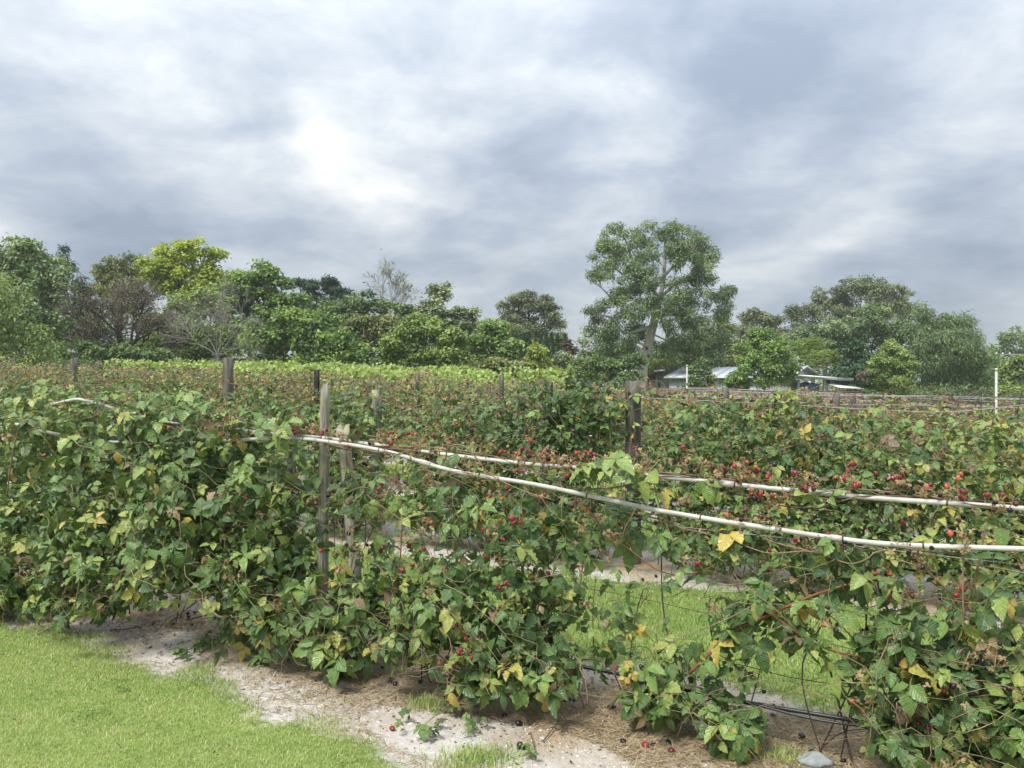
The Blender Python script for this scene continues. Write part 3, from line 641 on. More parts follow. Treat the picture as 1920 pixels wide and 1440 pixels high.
f = on_ground(rowpx(1, 602, 1200, 0)); t_ = rowpx(1, 610, 727, 0)
wobbly_post('timber_post', 'tall weathered grey post with a split top holding the white pipes', t_, f, .040, .027, m_oldwood, .05, 22, seed=4)
f = on_ground(rowpx(1, 672, 1200, 0)); t_ = rowpx(1, 643, 803, 0)
wobbly_post('timber_post', 'shorter leaning split post beside the tall weathered post', t_, f, .036, .034, m_oldwood, .03, 22, lean=(.02, 0, 0), seed=9, square=.2)
def picket(k, px, py, label, off=-.05):
    p = rowpx(k, px, py, off); f = on_ground(p, -.2); h = p[2] - f[2]; o0 = f; mb = MB()
    for a in (90, 210, 330):
        a_ = math.radians(a + 20); d = np.array([math.cos(a_), math.sin(a_), 0]); s = np.array([-d[1], d[0], 0])
        mb.poly([f + s * .003, f + d * .032 + s * .003, f + d * .032 - s * .003, f - s * .003], (0, 0, h))
    pk = thing('steel_picket', label, 'picket', o0); mb.build('stem', m_steel, pk)
    for z in np.arange(.25, h - .05, .22):
        b = MB(); b.tube([f + UP * z + np.array([-.002, -.033, 0]), f + UP * z + np.array([-.002, -.040, 0])], .006, 6); b.build('hole_rim', m_rust, pk)
picket(1, 546, 838, 'dark brown steel picket standing left of the weathered post', -.35)

# canes trained along the pipes, with their fruit
r = np.random.default_rng(44)
def add_cane(pts, rad0=.005, rad1=.003, mat=m_cane, plants=front, n=40, fruit=0, ripe=(.42, .22, .26, .10), leaves=0, pal='mixed', row=1):
    P = smooth_path(pts, n); pl = near_plant(P[len(P) // 2], plants)
    MB().tube(P, np.linspace(rad0, rad1, len(P)), 5).build('cane', mat, pl)
    for _ in range(fruit):
        q = P[int(r.integers(len(P)))] + r.normal(0, .018, 3); place_cluster(near_plant(q, plants), q, r, ripe)
    for _ in range(leaves):
        q = P[int(r.integers(len(P)))] + r.normal(0, .03, 3); pl2 = near_plant(q, plants)
        o = ob('leaf', leaf_mesh(int(r.integers(len(HI))), int(r.choice(13, p=PAL[pal]))), pl2)
        X, Y, Z = frames(nrmz(UP * .7 + NRM * .5 + r.normal(0, .4, 3))[None], (r.normal(0, .7, 3) - UP * .5 + NRM * .4)[None]); s = r.uniform(.05, .1)
        Mx = np.eye(4); Mx[:3, 0] = X[0]; Mx[:3, 1] = Y[0]; Mx[:3, 2] = Z[0]; Mx[:3, :3] *= s; Mx[:3, 3] = q - np.array(pl2.location); o.matrix_basis = Matrix(Mx.tolist())
    return P
def alongpipe(P, a, b, amp, ph, lift=.0):
    idx = np.linspace(a, b, 16).astype(int); q = P[idx].copy(); s = np.linspace(0, 9, 16)
    q += UP * (amp * np.sin(s + ph) + lift)[:, None] + NRM * (amp * np.cos(s * 1.2 + ph))[:, None] + r.normal(0, .008, (16, 3)); return q
n_ = len(PU) - 1
for a, b, amp, ph, lift, fr in [(.12, .45, .025, 0, .01, 5), (.3, .56, .022, 1.5, .005, 9), (.34, .62, .03, 3, .0, 10), (.38, .62, .03, 4.4, -.01, 9), (.55, .8, .022, 2, .0, 7), (.6, .88, .025, 5, .0, 8), (.62, .95, .04, .7, -.03, 8), (.74, .98, .03, 3.5, .01, 9), (.5, .75, .05, 1, -.05, 5)]:
    add_cane(alongpipe(PU, int(a * n_), int(b * n_), amp, ph, np.full(16, lift)), .0045, .0028, (m_cane, m_cane, m_cane_dark)[int(r.integers(3))], fruit=int(fr * 1.5), leaves=1, pal='yellow')
for a, b, amp, ph, lift, fr in [(.36, .5, .03, 2, .02, 6), (.6, .85, .03, 1, -.06, 3), (.7, .97, .03, 3, -.05, 4), (.05, .35, .03, 3, .0, 5)]:
    n_ = len(PL) - 1
    add_cane(alongpipe(PL, int(a * n_), int(b * n_), amp, ph, np.full(16, lift)), .0042, .0026, m_cane, fruit=fr, leaves=3, pal='yellow')
R1 = lambda L, off=.12: [rowpx(1, a, b, off) for a, b in L]
add_cane(R1([(835, 862), (842, 838), (868, 836), (890, 855), (920, 890), (980, 920), (1040, 938)], .2), .0045, .003, m_cane)
add_cane(R1([(655, 850), (668, 905), (690, 930), (730, 960), (760, 980), (800, 1005)]), .0045, .003, m_cane)
add_cane(R1([(780, 850), (810, 900), (850, 960), (900, 990), (960, 1012), (1030, 1040)]), .0045, .003, m_cane, fruit=4)
add_cane(R1([(1095, 945), (1130, 990), (1180, 1030), (1240, 1072), (1300, 1075), (1340, 1060)]), .004, .0025, m_cane_red, fruit=3)
add_cane(R1([(1290, 1265), (1380, 1185), (1450, 1150), (1530, 1115), (1600, 1095), (1660, 1085)], .15), .008, .005, m_cane_red, leaves=16, pal='green')
add_cane(R1([(1430, 1140), (1500, 1190), (1560, 1220), (1640, 1235), (1720, 1240)], .16), .006, .004, m_cane_red, leaves=14, pal='green')
add_cane(R1([(1735, 1270), (1690, 1190), (1655, 1120), (1640, 1060), (1630, 1020)], .1), .0075, .004, m_cane_dark, leaves=6, fruit=2)
add_cane(R1([(1775, 1480), (1780, 1300), (1800, 1180), (1830, 1080), (1850, 980)], .1), .007, .004, m_cane, leaves=5, fruit=5, ripe=(.25, .2, .5, .05))
add_cane(R1([(1808, 1180), (1806, 1080), (1812, 1000)], .18), .004, .003, m_cane, fruit=2)
add_cane(R1([(1620, 1340), (1660, 1400), (1700, 1450)], .2), .004, .003, m_cane)
add_cane(R1([(1760, 1340), (1810, 1400), (1850, 1470)], .15), .006, .005, m_cane_dark)
add_cane(R1([(1700, 1030), (1760, 1090), (1830, 1150), (1930, 1215)], .1), .004, .003, m_cane, fruit=5, ripe=(.25, .2, .5, .05))
add_cane(R1([(1180, 1255), (1188, 1180), (1205, 1110), (1215, 1110), (1200, 1140)], .05), .003, .0015, m_rust)
add_cane(R1([(1355, 1265), (1340, 1220), (1330, 1160), (1332, 1125), (1345, 1122)], .05), .003, .0015, m_rust)
add_cane(R1([(1410, 1315), (1425, 1260), (1440, 1190), (1480, 1210)], .05), .003, .0015, m_rust, fruit=2)
add_cane(R1([(1115, 1265), (1112, 1150), (1118, 1080)], .03), .0025, .0018, m_rust)
add_cane(R1([(1060, 1150), (1085, 1110), (1095, 1040)], .1), .005, .0035, m_cane, fruit=3)
add_cane(R1([(705, 1180), (745, 1080), (755, 980), (770, 960)], .1), .005, .003, m_cane_red, leaves=8)
add_cane(R1([(12, 930), (22, 860), (32, 812)], .5), .005, .004, m_cane)
add_cane(R1([(70, 1190), (130, 1150), (145, 1110), (148, 1060)], .75), .005, .004, m_cane_green)
for L, off, lv, pal in [([(1225, 905), (1240, 960), (1262, 1020), (1258, 1085)], .14, 8, 'mixed'), ([(1330, 930), (1352, 990), (1345, 1060), (1320, 1120)], .12, 8, 'yellow'), ([(1480, 1000), (1462, 1060), (1430, 1110), (1385, 1140)], .14, 10, 'green'),
                        ([(1150, 1120), (1200, 1170), (1250, 1195), (1300, 1200)], .12, 8, 'mixed'), ([(1420, 1290), (1370, 1240), (1300, 1215), (1240, 1225)], .1, 9, 'green'), ([(1560, 1010), (1600, 1060), (1625, 1120)], .15, 7, 'yellow'),
                        ([(420, 1060), (450, 1105), (485, 1150), (500, 1190)], .5, 9, 'light'), ([(540, 1100), (560, 1150), (600, 1190), (640, 1205)], .42, 9, 'light'), ([(640, 1120), (625, 1170), (600, 1210), (570, 1232)], .42, 10, 'light'), ([(250, 1040), (270, 1090), (300, 1130)], .75, 8, 'light'),
                        ([(150, 1040), (160, 1100), (150, 1150), (120, 1175)], .8, 8, 'green'), ([(340, 900), (300, 935), (250, 990)], .6, 9, 'light'), ([(770, 1140), (740, 1190), (725, 1225)], .4, 7, 'yellow'), ([(905, 1200), (880, 1250), (870, 1290), (885, 1310)], .35, 8, 'green'), ([(1000, 1230), (985, 1280), (950, 1300)], .35, 7, 'green'),
                        ([(60, 900), (100, 950), (110, 1010)], .7, 9, 'light'), ([(470, 880), (430, 910), (400, 960)], .5, 9, 'green'), ([(1720, 1150), (1680, 1200), (1660, 1260)], .2, 8, 'green'), ([(1890, 1080), (1850, 1130), (1840, 1200)], .2, 8, 'yellow')]:
    add_cane(R1(L, off), .003, .0018, m_cane_green, leaves=lv, pal=pal, n=16)
# leafy shoots standing on top of the pipes
for px, py, n0, sp in [(1165, 868, 7, 45), (1110, 870, 4, 20), (520, 800, 5, 30), (330, 765, 7, 50), (215, 730, 7, 50), (440, 790, 8, 50), (900, 960, 6, 40), (50, 740, 8, 40)]:
    q = [rowpx(1, px + r.normal(0, sp), py + 25, .12), rowpx(1, px + r.normal(0, sp), py - 8, .14)]
    add_cane([q[0], (q[0] + q[1]) / 2 + NRM * .02, q[1]], .003, .002, m_cane_green, n=6)
    for _ in range(n0):
        qq = rowpx(1, px + r.normal(0, sp), py + r.normal(0, 14), r.uniform(.1, .3)); pl2 = near_plant(qq, front)
        o = ob('leaf', leaf_mesh(int(r.integers(len(HI))), int(r.choice([4, 5, 6, 7, 8]))), pl2)
        X, Y, Z = frames(nrmz(UP * .8 + NRM * .35 + r.normal(0, .3, 3))[None], (r.normal(0, .8, 3) + NRM * .4 - UP * .3)[None]); s = r.uniform(.075, .12)
        Mx = np.eye(4); Mx[:3, 0] = X[0]; Mx[:3, 1] = Y[0]; Mx[:3, 2] = Z[0]; Mx[:3, :3] *= s; Mx[:3, 3] = qq - np.array(pl2.location); o.matrix_basis = Matrix(Mx.tolist())

for px, py in [(1182, 1185), (1192, 1192), (1198, 1182), (1178, 1250), (1184, 1262), (1176, 1240), (1172, 1270), (650, 1215), (635, 1225)]:      # withered yellow leaves
    qq = rowpx(1, px, py, .2); pl2 = near_plant(qq, front); o = ob('leaf', leaf_mesh(int(r.integers(len(HI))), int(r.choice([9, 10, 10]))), pl2)
    X, Y, Z = frames(nrmz(UP * .3 + NRM * .8 + r.normal(0, .4, 3))[None], (r.normal(0, .5, 3) - UP)[None]); Mx = np.eye(4); Mx[:3, 0] = X[0]; Mx[:3, 1] = Y[0]; Mx[:3, 2] = Z[0]; Mx[:3, :3] *= r.uniform(.03, .05); Mx[:3, 3] = qq - np.array(pl2.location); o.matrix_basis = Matrix(Mx.tolist())

# ------------------------------------------------------------------ second row
G2 = 'blackberry bushes of the second row'
second = []
row2 = [(-7.0, 'blackberry bush of the second row at the far left behind the tall front bush', 'mixed', 1.62, 1), (-5.7, 'blackberry bush of the second row left of the thick round post', 'light', 1.62, 1),
        (-4.3, 'blackberry bush of the second row wrapped round the thick grey post', 'mixed', 1.66, 1), (-3.0, 'blackberry bush of the second row just right of the thick grey post', 'mixed', 1.55, 1),
        (-1.75, 'blackberry bush of the second row behind the weathered split post', 'green', 1.52, 1), (-.55, 'blackberry bush of the second row laden with dark berries behind the pipes', 'mixed', 1.5, 1),
        (.45, 'dark leafy blackberry bush climbing up the left side of the square dark post', 'dark', 1.72, .95), (1.75, 'blackberry bush of the second row just right of the square dark post', 'mixed', 1.5, .9),
        (2.6, 'blackberry bush of the second row with pale shoots standing above its top', 'mixed', 1.42, .9), (3.55, 'blackberry bush of the second row at the right edge', 'yellow', 1.36, .8)]
for i, (bx, lab, pal, h, low) in enumerate(row2):
    g = gh(bx, rowA(2) - M_ROW * bx)
    bl = [(rowX(2, bx, h - .42, .0), (.74, .38, .44), 80, 480), (rowX(2, bx + r.normal(0, .1), h - .85, .12), (.74, .38, .46), int(72 * max(low, .7)), int(480 * max(low, .7))), (rowX(2, bx + r.normal(0, .1), .40, .16), (.66, .38, .38), int(64 * low), int(420 * low))]
    if i == 6: bl.append((rowX(2, bx + .3, 1.42, .08), (.42, .22, .28), 60, 60))
    second.append(bramble(lab, 2, bx, bl, pal, 60 + i, 6, 9, (.05, .1), G2, ripe=(.2, .2, .5, .1)))
def wpost(k, px, ytop, label, rad, mat, jag=.006, seed=1, square=0.0):
    p = rowpx(k, px, ytop, -.02); f = on_ground(p); return wobbly_post('timber_post', label, p, f, rad * 1.04, rad, mat, jag, 14, seed=seed, square=square)
wpost(2, 1187, 714, 'thick dark square-cut post rising above the second row with vines on it', .062, m_post, seed=3, square=.12)
wpost(2, 428, 671, 'thick grey round post standing highest above the rows', .062, m_post, seed=5)
wpost(2, 706, 731, 'short pale grey post in the middle of the second row', .05, m_oldwood, seed=6)
for k, px, yt, lab, rad, m in [(3, 594, 694, 'slim dark post of the third row behind the weathered post', .044, m_darkpost), (3, 1030, 716, 'small dark post of the third row below the pale yellow tree', .05, m_darkpost),
                               (3, 139, 672, 'grey post of the third row among brown canes on the left', .06, m_post), (4, 782, 700, 'far grey post before the bright vine row', .05, m_post), (4, 940, 703, 'far grey post left of the umbrella-shaped tree', .05, m_post),
                               (4, 1362, 728, 'far grey post below the small shrub in front of the shed', .045, m_post), (4, 1570, 738, 'far grey post below the low white roof', .04, m_post), (5, 1600, 738, 'farther small post below the end of the low white roof', .05, m_post), (5, 186, 676, 'farthest left post, dull grey among brown canes', .06, m_post)]:
    wpost(k, px, yt, lab, rad, m, seed=px)
# canes arching out of the second row
R2 = lambda L, off=.25: [rowpx(2, a, b, off) for a, b in L]
r = np.random.default_rng(71)
for L, m, fr, lv in [([(1400, 870), (1460, 845), (1520, 828), (1590, 832), (1660, 845), (1760, 862), (1930, 866)], m_cane, 10, 3), ([(740, 760), (800, 767), (860, 762), (930, 758), (1010, 790)], m_cane, 9, 2),
                     ([(1330, 745), (1370, 770), (1430, 790), (1520, 815), (1600, 845)], m_cane_dark, 4, 3), ([(1200, 720), (1240, 735), (1300, 760), (1360, 790)], m_cane, 4, 3), ([(980, 745), (1010, 760), (1040, 790), (1060, 820)], m_cane, 2, 1),
                     ([(1480, 800), (1600, 880), (1700, 930), (1800, 960)], m_cane, 7, 2), ([(430, 675), (460, 668), (490, 685), (520, 700)], m_cane, 0, 0), ([(330, 690), (380, 705), (440, 720), (520, 715)], m_cane, 5, 1), ([(640, 760), (700, 745), (760, 770)], m_cane, 3, 1)]:
    add_cane(R2(L), .0045, .003, m, second, 30, fr, (.2, .2, .5, .1), lv, 'yellow')
# upright shoots
for px, y0, y1, k in [(1062, 730, 690, 2), (1450, 770, 735, 2), (1475, 775, 738, 2), (1420, 790, 750, 2), (1870, 830, 800, 2)]:
    P = add_cane(R2([(px, y0), (px + 4, (y0 + y1) / 2), (px + 8, y1)], .05), .0035, .002, m_cane_green, second, 8, 0)
    for q in np.repeat(P, 2, 0):
        pl2 = near_plant(q, second); o = ob('leaf', leaf_mesh(int(r.integers(len(HI))), int(r.choice([6, 7, 8]))), pl2)
        X, Y, Z = frames(nrmz(UP * .6 + NRM * .5 + r.normal(0, .4, 3))[None], (r.normal(0, .8, 3) + UP * .2)[None]); s = r.uniform(.03, .07)
        Mx = np.eye(4); Mx[:3, 0] = X[0]; Mx[:3, 1] = Y[0]; Mx[:3, 2] = Z[0]; Mx[:3, :3] *= s; Mx[:3, 3] = q + r.normal(0, .015, 3) - np.array(pl2.location); o.matrix_basis = Matrix(Mx.tolist())
rodf('drip_line', [rowpx(2, a, b, .05) for a, b in [(1080, 930), (1150, 950), (1250, 990), (1420, 1021), (1540, 1036), (1660, 1060), (1800, 1085), (1960, 1105)]], .010, m_poly, 'black drip line hanging under the second row over the grass', 'drip line')
for j, (L, lab, m) in enumerate([([(1180, 745), (1440, 757), (1640, 768), (1780, 772), (1960, 755)], 'pale wire running above the second row to the right edge', m_strand), ([(1180, 850), (1500, 905), (1960, 985)], 'middle wire of the second row right of the dark post', m_wire), ([(430, 790), (700, 770), (1180, 760)], 'top wire of the second row between the two thick posts', m_wire)]):
    rodf('trellis_wire', [rowpx(2, a, b, .02) for a, b in L], .0022, m, lab, 'wire', sides=5)

# ------------------------------------------------------------------ rows farther back
FAR_P = [2, 3, 5, 5, 5, 4, 4, 5, 6, 4, 1, 16, 46]; FAR_P = np.array(FAR_P) / sum(FAR_P)
FAR_G = [3, 6, 8, 10, 9, 8, 6, 6, 6, 4, 1, 11, 22]; FAR_G = np.array(FAR_G) / sum(FAR_G)
def hedge(k, x0, x1, n, top, label, seed, lo, size, pal, thick=.42):
    r = np.random.default_rng(seed); xm = (x0 + x1) / 2; base = rowX(k, xm); hd = thing('bramble_hedge', label, 'hedge', base, 'bramble rows behind the second row')
    x = r.uniform(x0, x1, n); hh = (top - .032 * np.maximum(x + 1.5, 0)) * (1 + .06 * np.sin(x * 1.7 + k) + .05 * np.sin(x * 4.1 + 2 * k) + .04 * np.sin(x * 9.3)); u = r.random(n) ** .62
    off = r.normal(0, 1, n) * thick * .5 * (1.1 - .35 * u) + thick * .25; z = u * hh + np.abs(r.normal(0, .04, n)) * (u > .9)
    y = rowA(k) - M_ROW * x; p = np.stack([x, y, 0 * x], -1) + NRM * off[:, None]; p[:, 2] = gh(p[:, 0], p[:, 1]) + z
    nn = nrmz(UP * .65 + NRM * .55 + r.normal(0, .5, (n, 3))); tt = r.normal(0, 1, (n, 3)) - UP * .6; pp = pal
    patch = .16 * np.sin(x * 2.3 + z * 3 + k) + .10 * np.sin(x * 5.1 - z * 4)
    ti = np.clip(np.array(TINTS)[r.choice(13, n, p=pp)] + patch * .3, 0, 1); mb = MB()
    if lo:
        X, Y, Z = frames(nn, tt); sc = r.uniform(size * .6, size, n); wh = r.integers(0, len(LOK), n)
        for q in range(len(LOK)):
            kq = wh == q; V, T, uv, idx = rep(LOK[q], p[kq], X[kq], Y[kq], Z[kq], sc[kq]); mb.add(V, T, ti[kq][idx], uv)
    else: kites(mb, p, nn, tt, r.uniform(size * .8, size * 1.3, n), size * .7, ti)
    o = mb.build('foliage', m_leaf_far, hd, uv=True); o['kind'] = 'stuff'
    mb = MB()
    for i in range(int((x1 - x0) * 26)):
        xx = r.uniform(x0, x1); a = rowX(k, xx, r.uniform(.5, top * .95), r.uniform(0, .3)); b = a + U * r.normal(0, .5) + UP * r.uniform(-.2, .28) + NRM * r.uniform(-.1, .2)
        b[2] = min(b[2], gh(b[0], b[1]) + top * 1.12); pts = arc(a, b, r.uniform(.02, .15), 6, r, .015); mb.tube(pts, np.linspace(.005, .0028, 6) * (1 + .12 * k), 3)
    o = mb.build('canes', m_cane_mauve, hd); o['kind'] = 'stuff'
    mb = MB(); n2 = int((x1 - x0) * 16); x = r.uniform(x0, x1, n2)
    for xx in x:
        q = rowX(k, xx, r.uniform(.5, top * 1.0), r.uniform(.1, .4)); mb.add(IV[:12] * .015 * (1 + .08 * k) + q, [[0, 1, 2], [0, 2, 3], [0, 3, 4], [0, 4, 5], [0, 5, 1], [11, 6, 7], [11, 7, 8], [11, 8, 9], [11, 9, 10], [11, 10, 6]])
    o = mb.build('berries', m_berry[2], hd); o['kind'] = 'stuff'
hedge(3, -11.5, 7.0, 13000, 1.5, 'third bramble row, brown canes and mixed leaves behind the second row', 101, True, .07, FAR_G)
hedge(4, -14.5, 9.0, 13000, 1.5, 'fourth bramble row, mostly brown and olive, farther back', 102, True, .065, FAR_P)
hedge(5, -18, 11.5, 26000, 1.6, 'fifth bramble row, a brown band in the distance', 103, False, .085, FAR_P, .5)
hedge(6, -21, 14, 24000, 1.62, 'sixth bramble row, a thin brown band before the vines', 104, False, .10, FAR_P, .5)
hedge(7, .5, 16.5, 8000, 1.45, 'seventh bramble row, the last brown band before the shed', 105, False, .13, FAR_P, .5)
# strands over the far rows on the right and the white poles that carry them
ORDR = {4: 'fourth', 5: 'fifth', 6: 'sixth', 7: 'seventh'}
for i, (k, dz, x0) in enumerate([(4, 1.50, 2.5), (4, 1.62, 2.5), (5, 1.55, 3.5), (5, 1.68, 3.5), (6, 1.58, 4), (6, 1.72, 4), (7, 1.62, 5), (7, 1.78, 5)]):
    rodf('trellis_wire', [rowX(k, xx, dz - .025 * xx + .02 * math.sin(xx + i), .0) for xx in np.linspace(x0, 7.2 + 2.2 * (k - 3), 7)], .0022 + .0004 * k, m_strand, ('upper' if i % 2 else 'lower') + ' pale strand over the ' + ORDR[k] + ' row on the right', 'wire', 'strands over the far rows', sides=4, n=20)
def pole(k, px, yt, rad, label):
    p = rowpx(k, px, yt, -.1); f = on_ground(p); pl = thing('white_pole', label, 'pole', f)
    MB().tube([f, (f + p) / 2, p], rad, 10).build('shaft', m_pvc, pl, smooth=True); MB().tube([p - UP * .03, p + UP * .012], rad * 1.15, 10).build('cap', m_pvc, pl)
    for z in (.35, .62): MB().tube([f + (p - f) * z, f + (p - f) * z + UP * .02], rad * 1.2, 8).build('tie', m_wire, pl)
pole(4, 1868, 692, .016, 'slim white pole near the right edge of the picture')
pole(5, 1288, 685, .015, 'slim white pole standing before the grey house')

# bright vine rows
m_vine = leafy('vine_leaf', [(0, (.09, .14, .035)), (.45, (.20, .28, .07)), (.8, (.31, .40, .11)), (1, (.42, .49, .17))], .35, .5, .3)
def vine_row(k, x0, x1, n, top, label, seed):
    r = np.random.default_rng(seed); base = rowX(k, (x0 + x1) / 2); v = thing('vine_row', label, 'vines', base, 'vine rows behind the brambles'); mb = MB(); cl = int((x1 - x0) * 5)
    cx = r.uniform(x0, x1, cl); ch = r.uniform(.9, 1, cl) * top; w = r.integers(0, cl, n); u = r.random(n) ** .6; shoot = r.random(n) < .2
    x = cx[w] + r.normal(0, .2, n); x[shoot] = cx[w][shoot] + r.normal(0, .05, shoot.sum()); z = u * ch[w]; z[shoot] = ch[w][shoot] + r.uniform(-.1, .28, shoot.sum())
    p = np.stack([x, rowA(k) - M_ROW * x, 0 * x], -1) + NRM * (r.normal(0, .28, n) + .1)[:, None]; p[:, 2] = gh(p[:, 0], p[:, 1]) + z
    kites(mb, p, nrmz(UP * .6 + NRM * .5 + r.normal(0, .5, (n, 3))), r.normal(0, 1, (n, 3)) - UP * .3 + UP * .8 * shoot[:, None], r.uniform(.11, .2, n), .13, np.clip(r.normal(.5, .2, n) + .25 * (u > .8) + .15 * shoot, 0, 1))
    o = mb.build('foliage', m_vine, v, uv=True); o['kind'] = 'stuff'
    for xx in np.arange(x0 + .5, x1, 1.5):
        a = rowX(k, xx, -.05); pts = arc(a, a + UP * .95 + U * r.normal(0, .1), 0, 5, r, .02); MB().tube(pts, np.linspace(.035, .022, 5), 5).build('stem', m_cane_dark, v)
vine_row(7, -17, .25, 15000, 1.66, 'nearest bright green vine row behind the brown brambles', 111)
vine_row(8, -19.5, 1.2, 16000, 1.8, 'middle bright green vine row behind the nearest vines', 112)
vine_row(9, -22.5, 2.0, 17000, 1.95, 'farthest bright green vine row at the foot of the trees', 113)

# ------------------------------------------------------------------ things lying on the soil
GB = 'fallen berries on the soil'
blk = [(143, 1157), (191, 1146), (181, 1169), (238, 1140), (227, 1160), (323, 1140), (352, 1153), (353, 1160), (365, 1152), (359, 1174), (324, 1173), (542, 1242), (701, 1230), (766, 1235), (773, 1241), (717, 1256), (732, 1283), (741, 1287), (838, 1237), (800, 1263), (732, 1276), (788, 1283), (823, 1272), (992, 1322), (1060, 1320), (1066, 1317), (1077, 1319), (946, 1346), (973, 1362), (975, 1405), (981, 1407), (1148, 1332), (1169, 1396), (1225, 1402), (1254, 1399), (1287, 1122), (1291, 1118), (1328, 1127), (1348, 1127), (1205, 1090), (1230, 1083), (1270, 1100), (1215, 1096), (1245, 1106), (1433, 1362), (1450, 1347), (1505, 1386), (1582, 1434), (1522, 1419), (85, 1150), (300, 1146), (905, 1295), (868, 1262), (1620, 1160), (1660, 1175), (1580, 1150), (1850, 1212), (1880, 1205)]
r = np.random.default_rng(9)
def drop(px, py, mi, label, group, s):
    p = groundpx(px, py); o = ob('fallen_berry', BERRY[mi][int(r.integers(2))]); o.location = p + np.array([0, 0, .0085 * s]); o.rotation_euler = (1.4 + r.normal(0, .4), r.normal(0, .4), r.uniform(0, 6)); o.scale = (s, s * r.uniform(.6, .9), s * r.uniform(.8, 1.1)); tag(o, label, 'berry', group)
def where(px, py):
    if px < 600: return 'shrivelled black berry on the sand below the big left bushes', 'fallen berries below the left bushes'
    if py < 1220 and px > 1150: return 'shrivelled black berry on the soil strip under the second row', 'fallen berries under the second row'
    if px > 1400: return 'shrivelled black berry on the soil below the black drip line at right', 'fallen berries below the drip line'
    if py > 1312: return 'shrivelled black berry on the straw close to the bottom edge', 'fallen berries near the bottom edge'
    return 'shrivelled black berry on the straw just below the middle bushes', 'fallen berries below the middle bushes'
for px, py in blk:
    lab, GB = where(px, py); drop(px, py, 2, lab, GB, r.uniform(1.25, 1.65))
for px, py, lab in [(754, 1258, 'red berry lying on the straw below the middle bush'), (735, 1371, 'red berry lying on pale sand near the lawn edge'), (1210, 1403, 'red berry on the straw, left one of a pair near the bottom edge'), (1259, 1414, 'dark red berry on the straw, right one of a pair near the bottom edge')]:
    drop(px, py, 0 if 'dark' not in lab else 1, lab, None, 1.45)
def stick(pts, rad, mat, label, lift=.008):
    P = smooth_path([groundpx(a, b) + UP * (lift + c) for a, b, c in pts], 14); o = MB().tube(P, np.linspace(rad, rad * .5, len(P)), 5).build('stick', mat, None, P[0]); o.location = tuple(P[0]); tag(o, label, 'stick')
stick([(205, 1184, 0), (250, 1180, 0), (277, 1168, .0), (291, 1150, .03), (292, 1138, .06)], .004, m_cane_red, 'curved reddish cane lying on the soil below the left bush')
stick([(1018, 1395, 0), (1040, 1370, .01), (1055, 1350, .02)], .003, m_cane_dark, 'thin dark stick on the straw near the bottom edge')
stick([(995, 1390, .03), (1000, 1402, .01), (1005, 1414, 0)], .003, m_cane_dark, 'short upright dark stick by the black berries')
stick([(640, 1300, 0), (690, 1302, .0), (735, 1300, .0)], .002, m_cane_dark, 'straight thin twig on the pale sand')
def runner(name, label, pts, n, seed, sz=(.03, .055), spread=.07, tints=(2, 3, 4, 5, 6)):
    r = np.random.default_rng(seed); P = smooth_path([groundpx(a, b) + UP * .03 for a, b in pts], 16); base = on_ground(P[0], 0)
    t = thing(name, label, 'plant', base); MB().tube(P, np.linspace(.003, .002, len(P)), 5).build('stem', m_cane_green, t)
    for i in range(n):
        q = P[int(r.integers(len(P)))] + np.array([r.normal(0, spread), r.normal(0, spread), 0]); q[2] = gh(q[0], q[1]) + r.uniform(.02, .07)
        o = ob('leaf', leaf_mesh(int(r.integers(len(HI))), int(r.choice(tints))), t); X, Y, Z = frames(nrmz(UP + r.normal(0, .35, 3))[None], r.normal(0, 1, (1, 3)) - UP * .1); s = r.uniform(*sz)
        Mx = np.eye(4); Mx[:3, 0] = X[0]; Mx[:3, 1] = Y[0]; Mx[:3, 2] = Z[0]; Mx[:3, :3] *= s; Mx[:3, 3] = q - base; o.matrix_basis = Matrix(Mx.tolist())
runner('bramble_runner', 'trailing green bramble runner on the sand below the left bush', [(440, 1200), (400, 1205), (365, 1222), (330, 1240)], 34, 1, (.03, .055), .055)
runner('bramble_runner', 'small bramble sprig lying on the sand below the weathered post', [(540, 1222), (510, 1236), (490, 1245), (470, 1248)], 7, 2, (.05, .07), .02)
runner('bramble_runner', 'leafy bramble runner on the straw between lawn edge and middle bush', [(870, 1290), (850, 1335), (815, 1355), (790, 1380)], 26, 3, (.03, .06), .045)
runner('bramble_runner', 'long bramble shoot with big leaves reaching over the straw', [(900, 1230), (885, 1275), (875, 1300), (860, 1315)], 10, 4, (.07, .1), .06)
runner('weed', 'small leafy weed beside the runner on the straw', [(885, 1370), (890, 1375), (895, 1380)], 12, 5, (.02, .035), .025)
runner('weed', 'tiny green weed at the bottom edge among the straw', [(985, 1415), (990, 1425), (995, 1430)], 6, 6, (.02, .04), .012, (4, 5, 6))
runner('weed', 'low green weed on sand at the lawn corner on the left', [(70, 1160), (90, 1158), (115, 1150)], 14, 7, (.03, .05), .04)
x = np.concatenate([r.normal(groundpx(895, 1425)[0], .09, 900), r.normal(groundpx(1470, 1425)[0], .05, 300), r.normal(groundpx(800, 1325)[0], .05, 260)]); y = np.concatenate([r.normal(groundpx(895, 1425)[1], .06, 900), r.normal(groundpx(1470, 1425)[1], .04, 300), r.normal(groundpx(800, 1325)[1], .04, 260)])
blades('grass_tuft', x, y, r.uniform(.03, .06, len(x)), r.uniform(.0012, .0024, len(x)), r, True, .1, 'small tufts of grass growing out of the straw near the bottom edge', base=0)
rv = IV * np.array([.07, .05, .035]) * (1 + .13 * np.sin(IV[:, :1] * 5 + IV[:, 1:2] * 4) + .1 * np.sin(IV[:, 2:] * 7)); p = groundpx(1530, 1436)
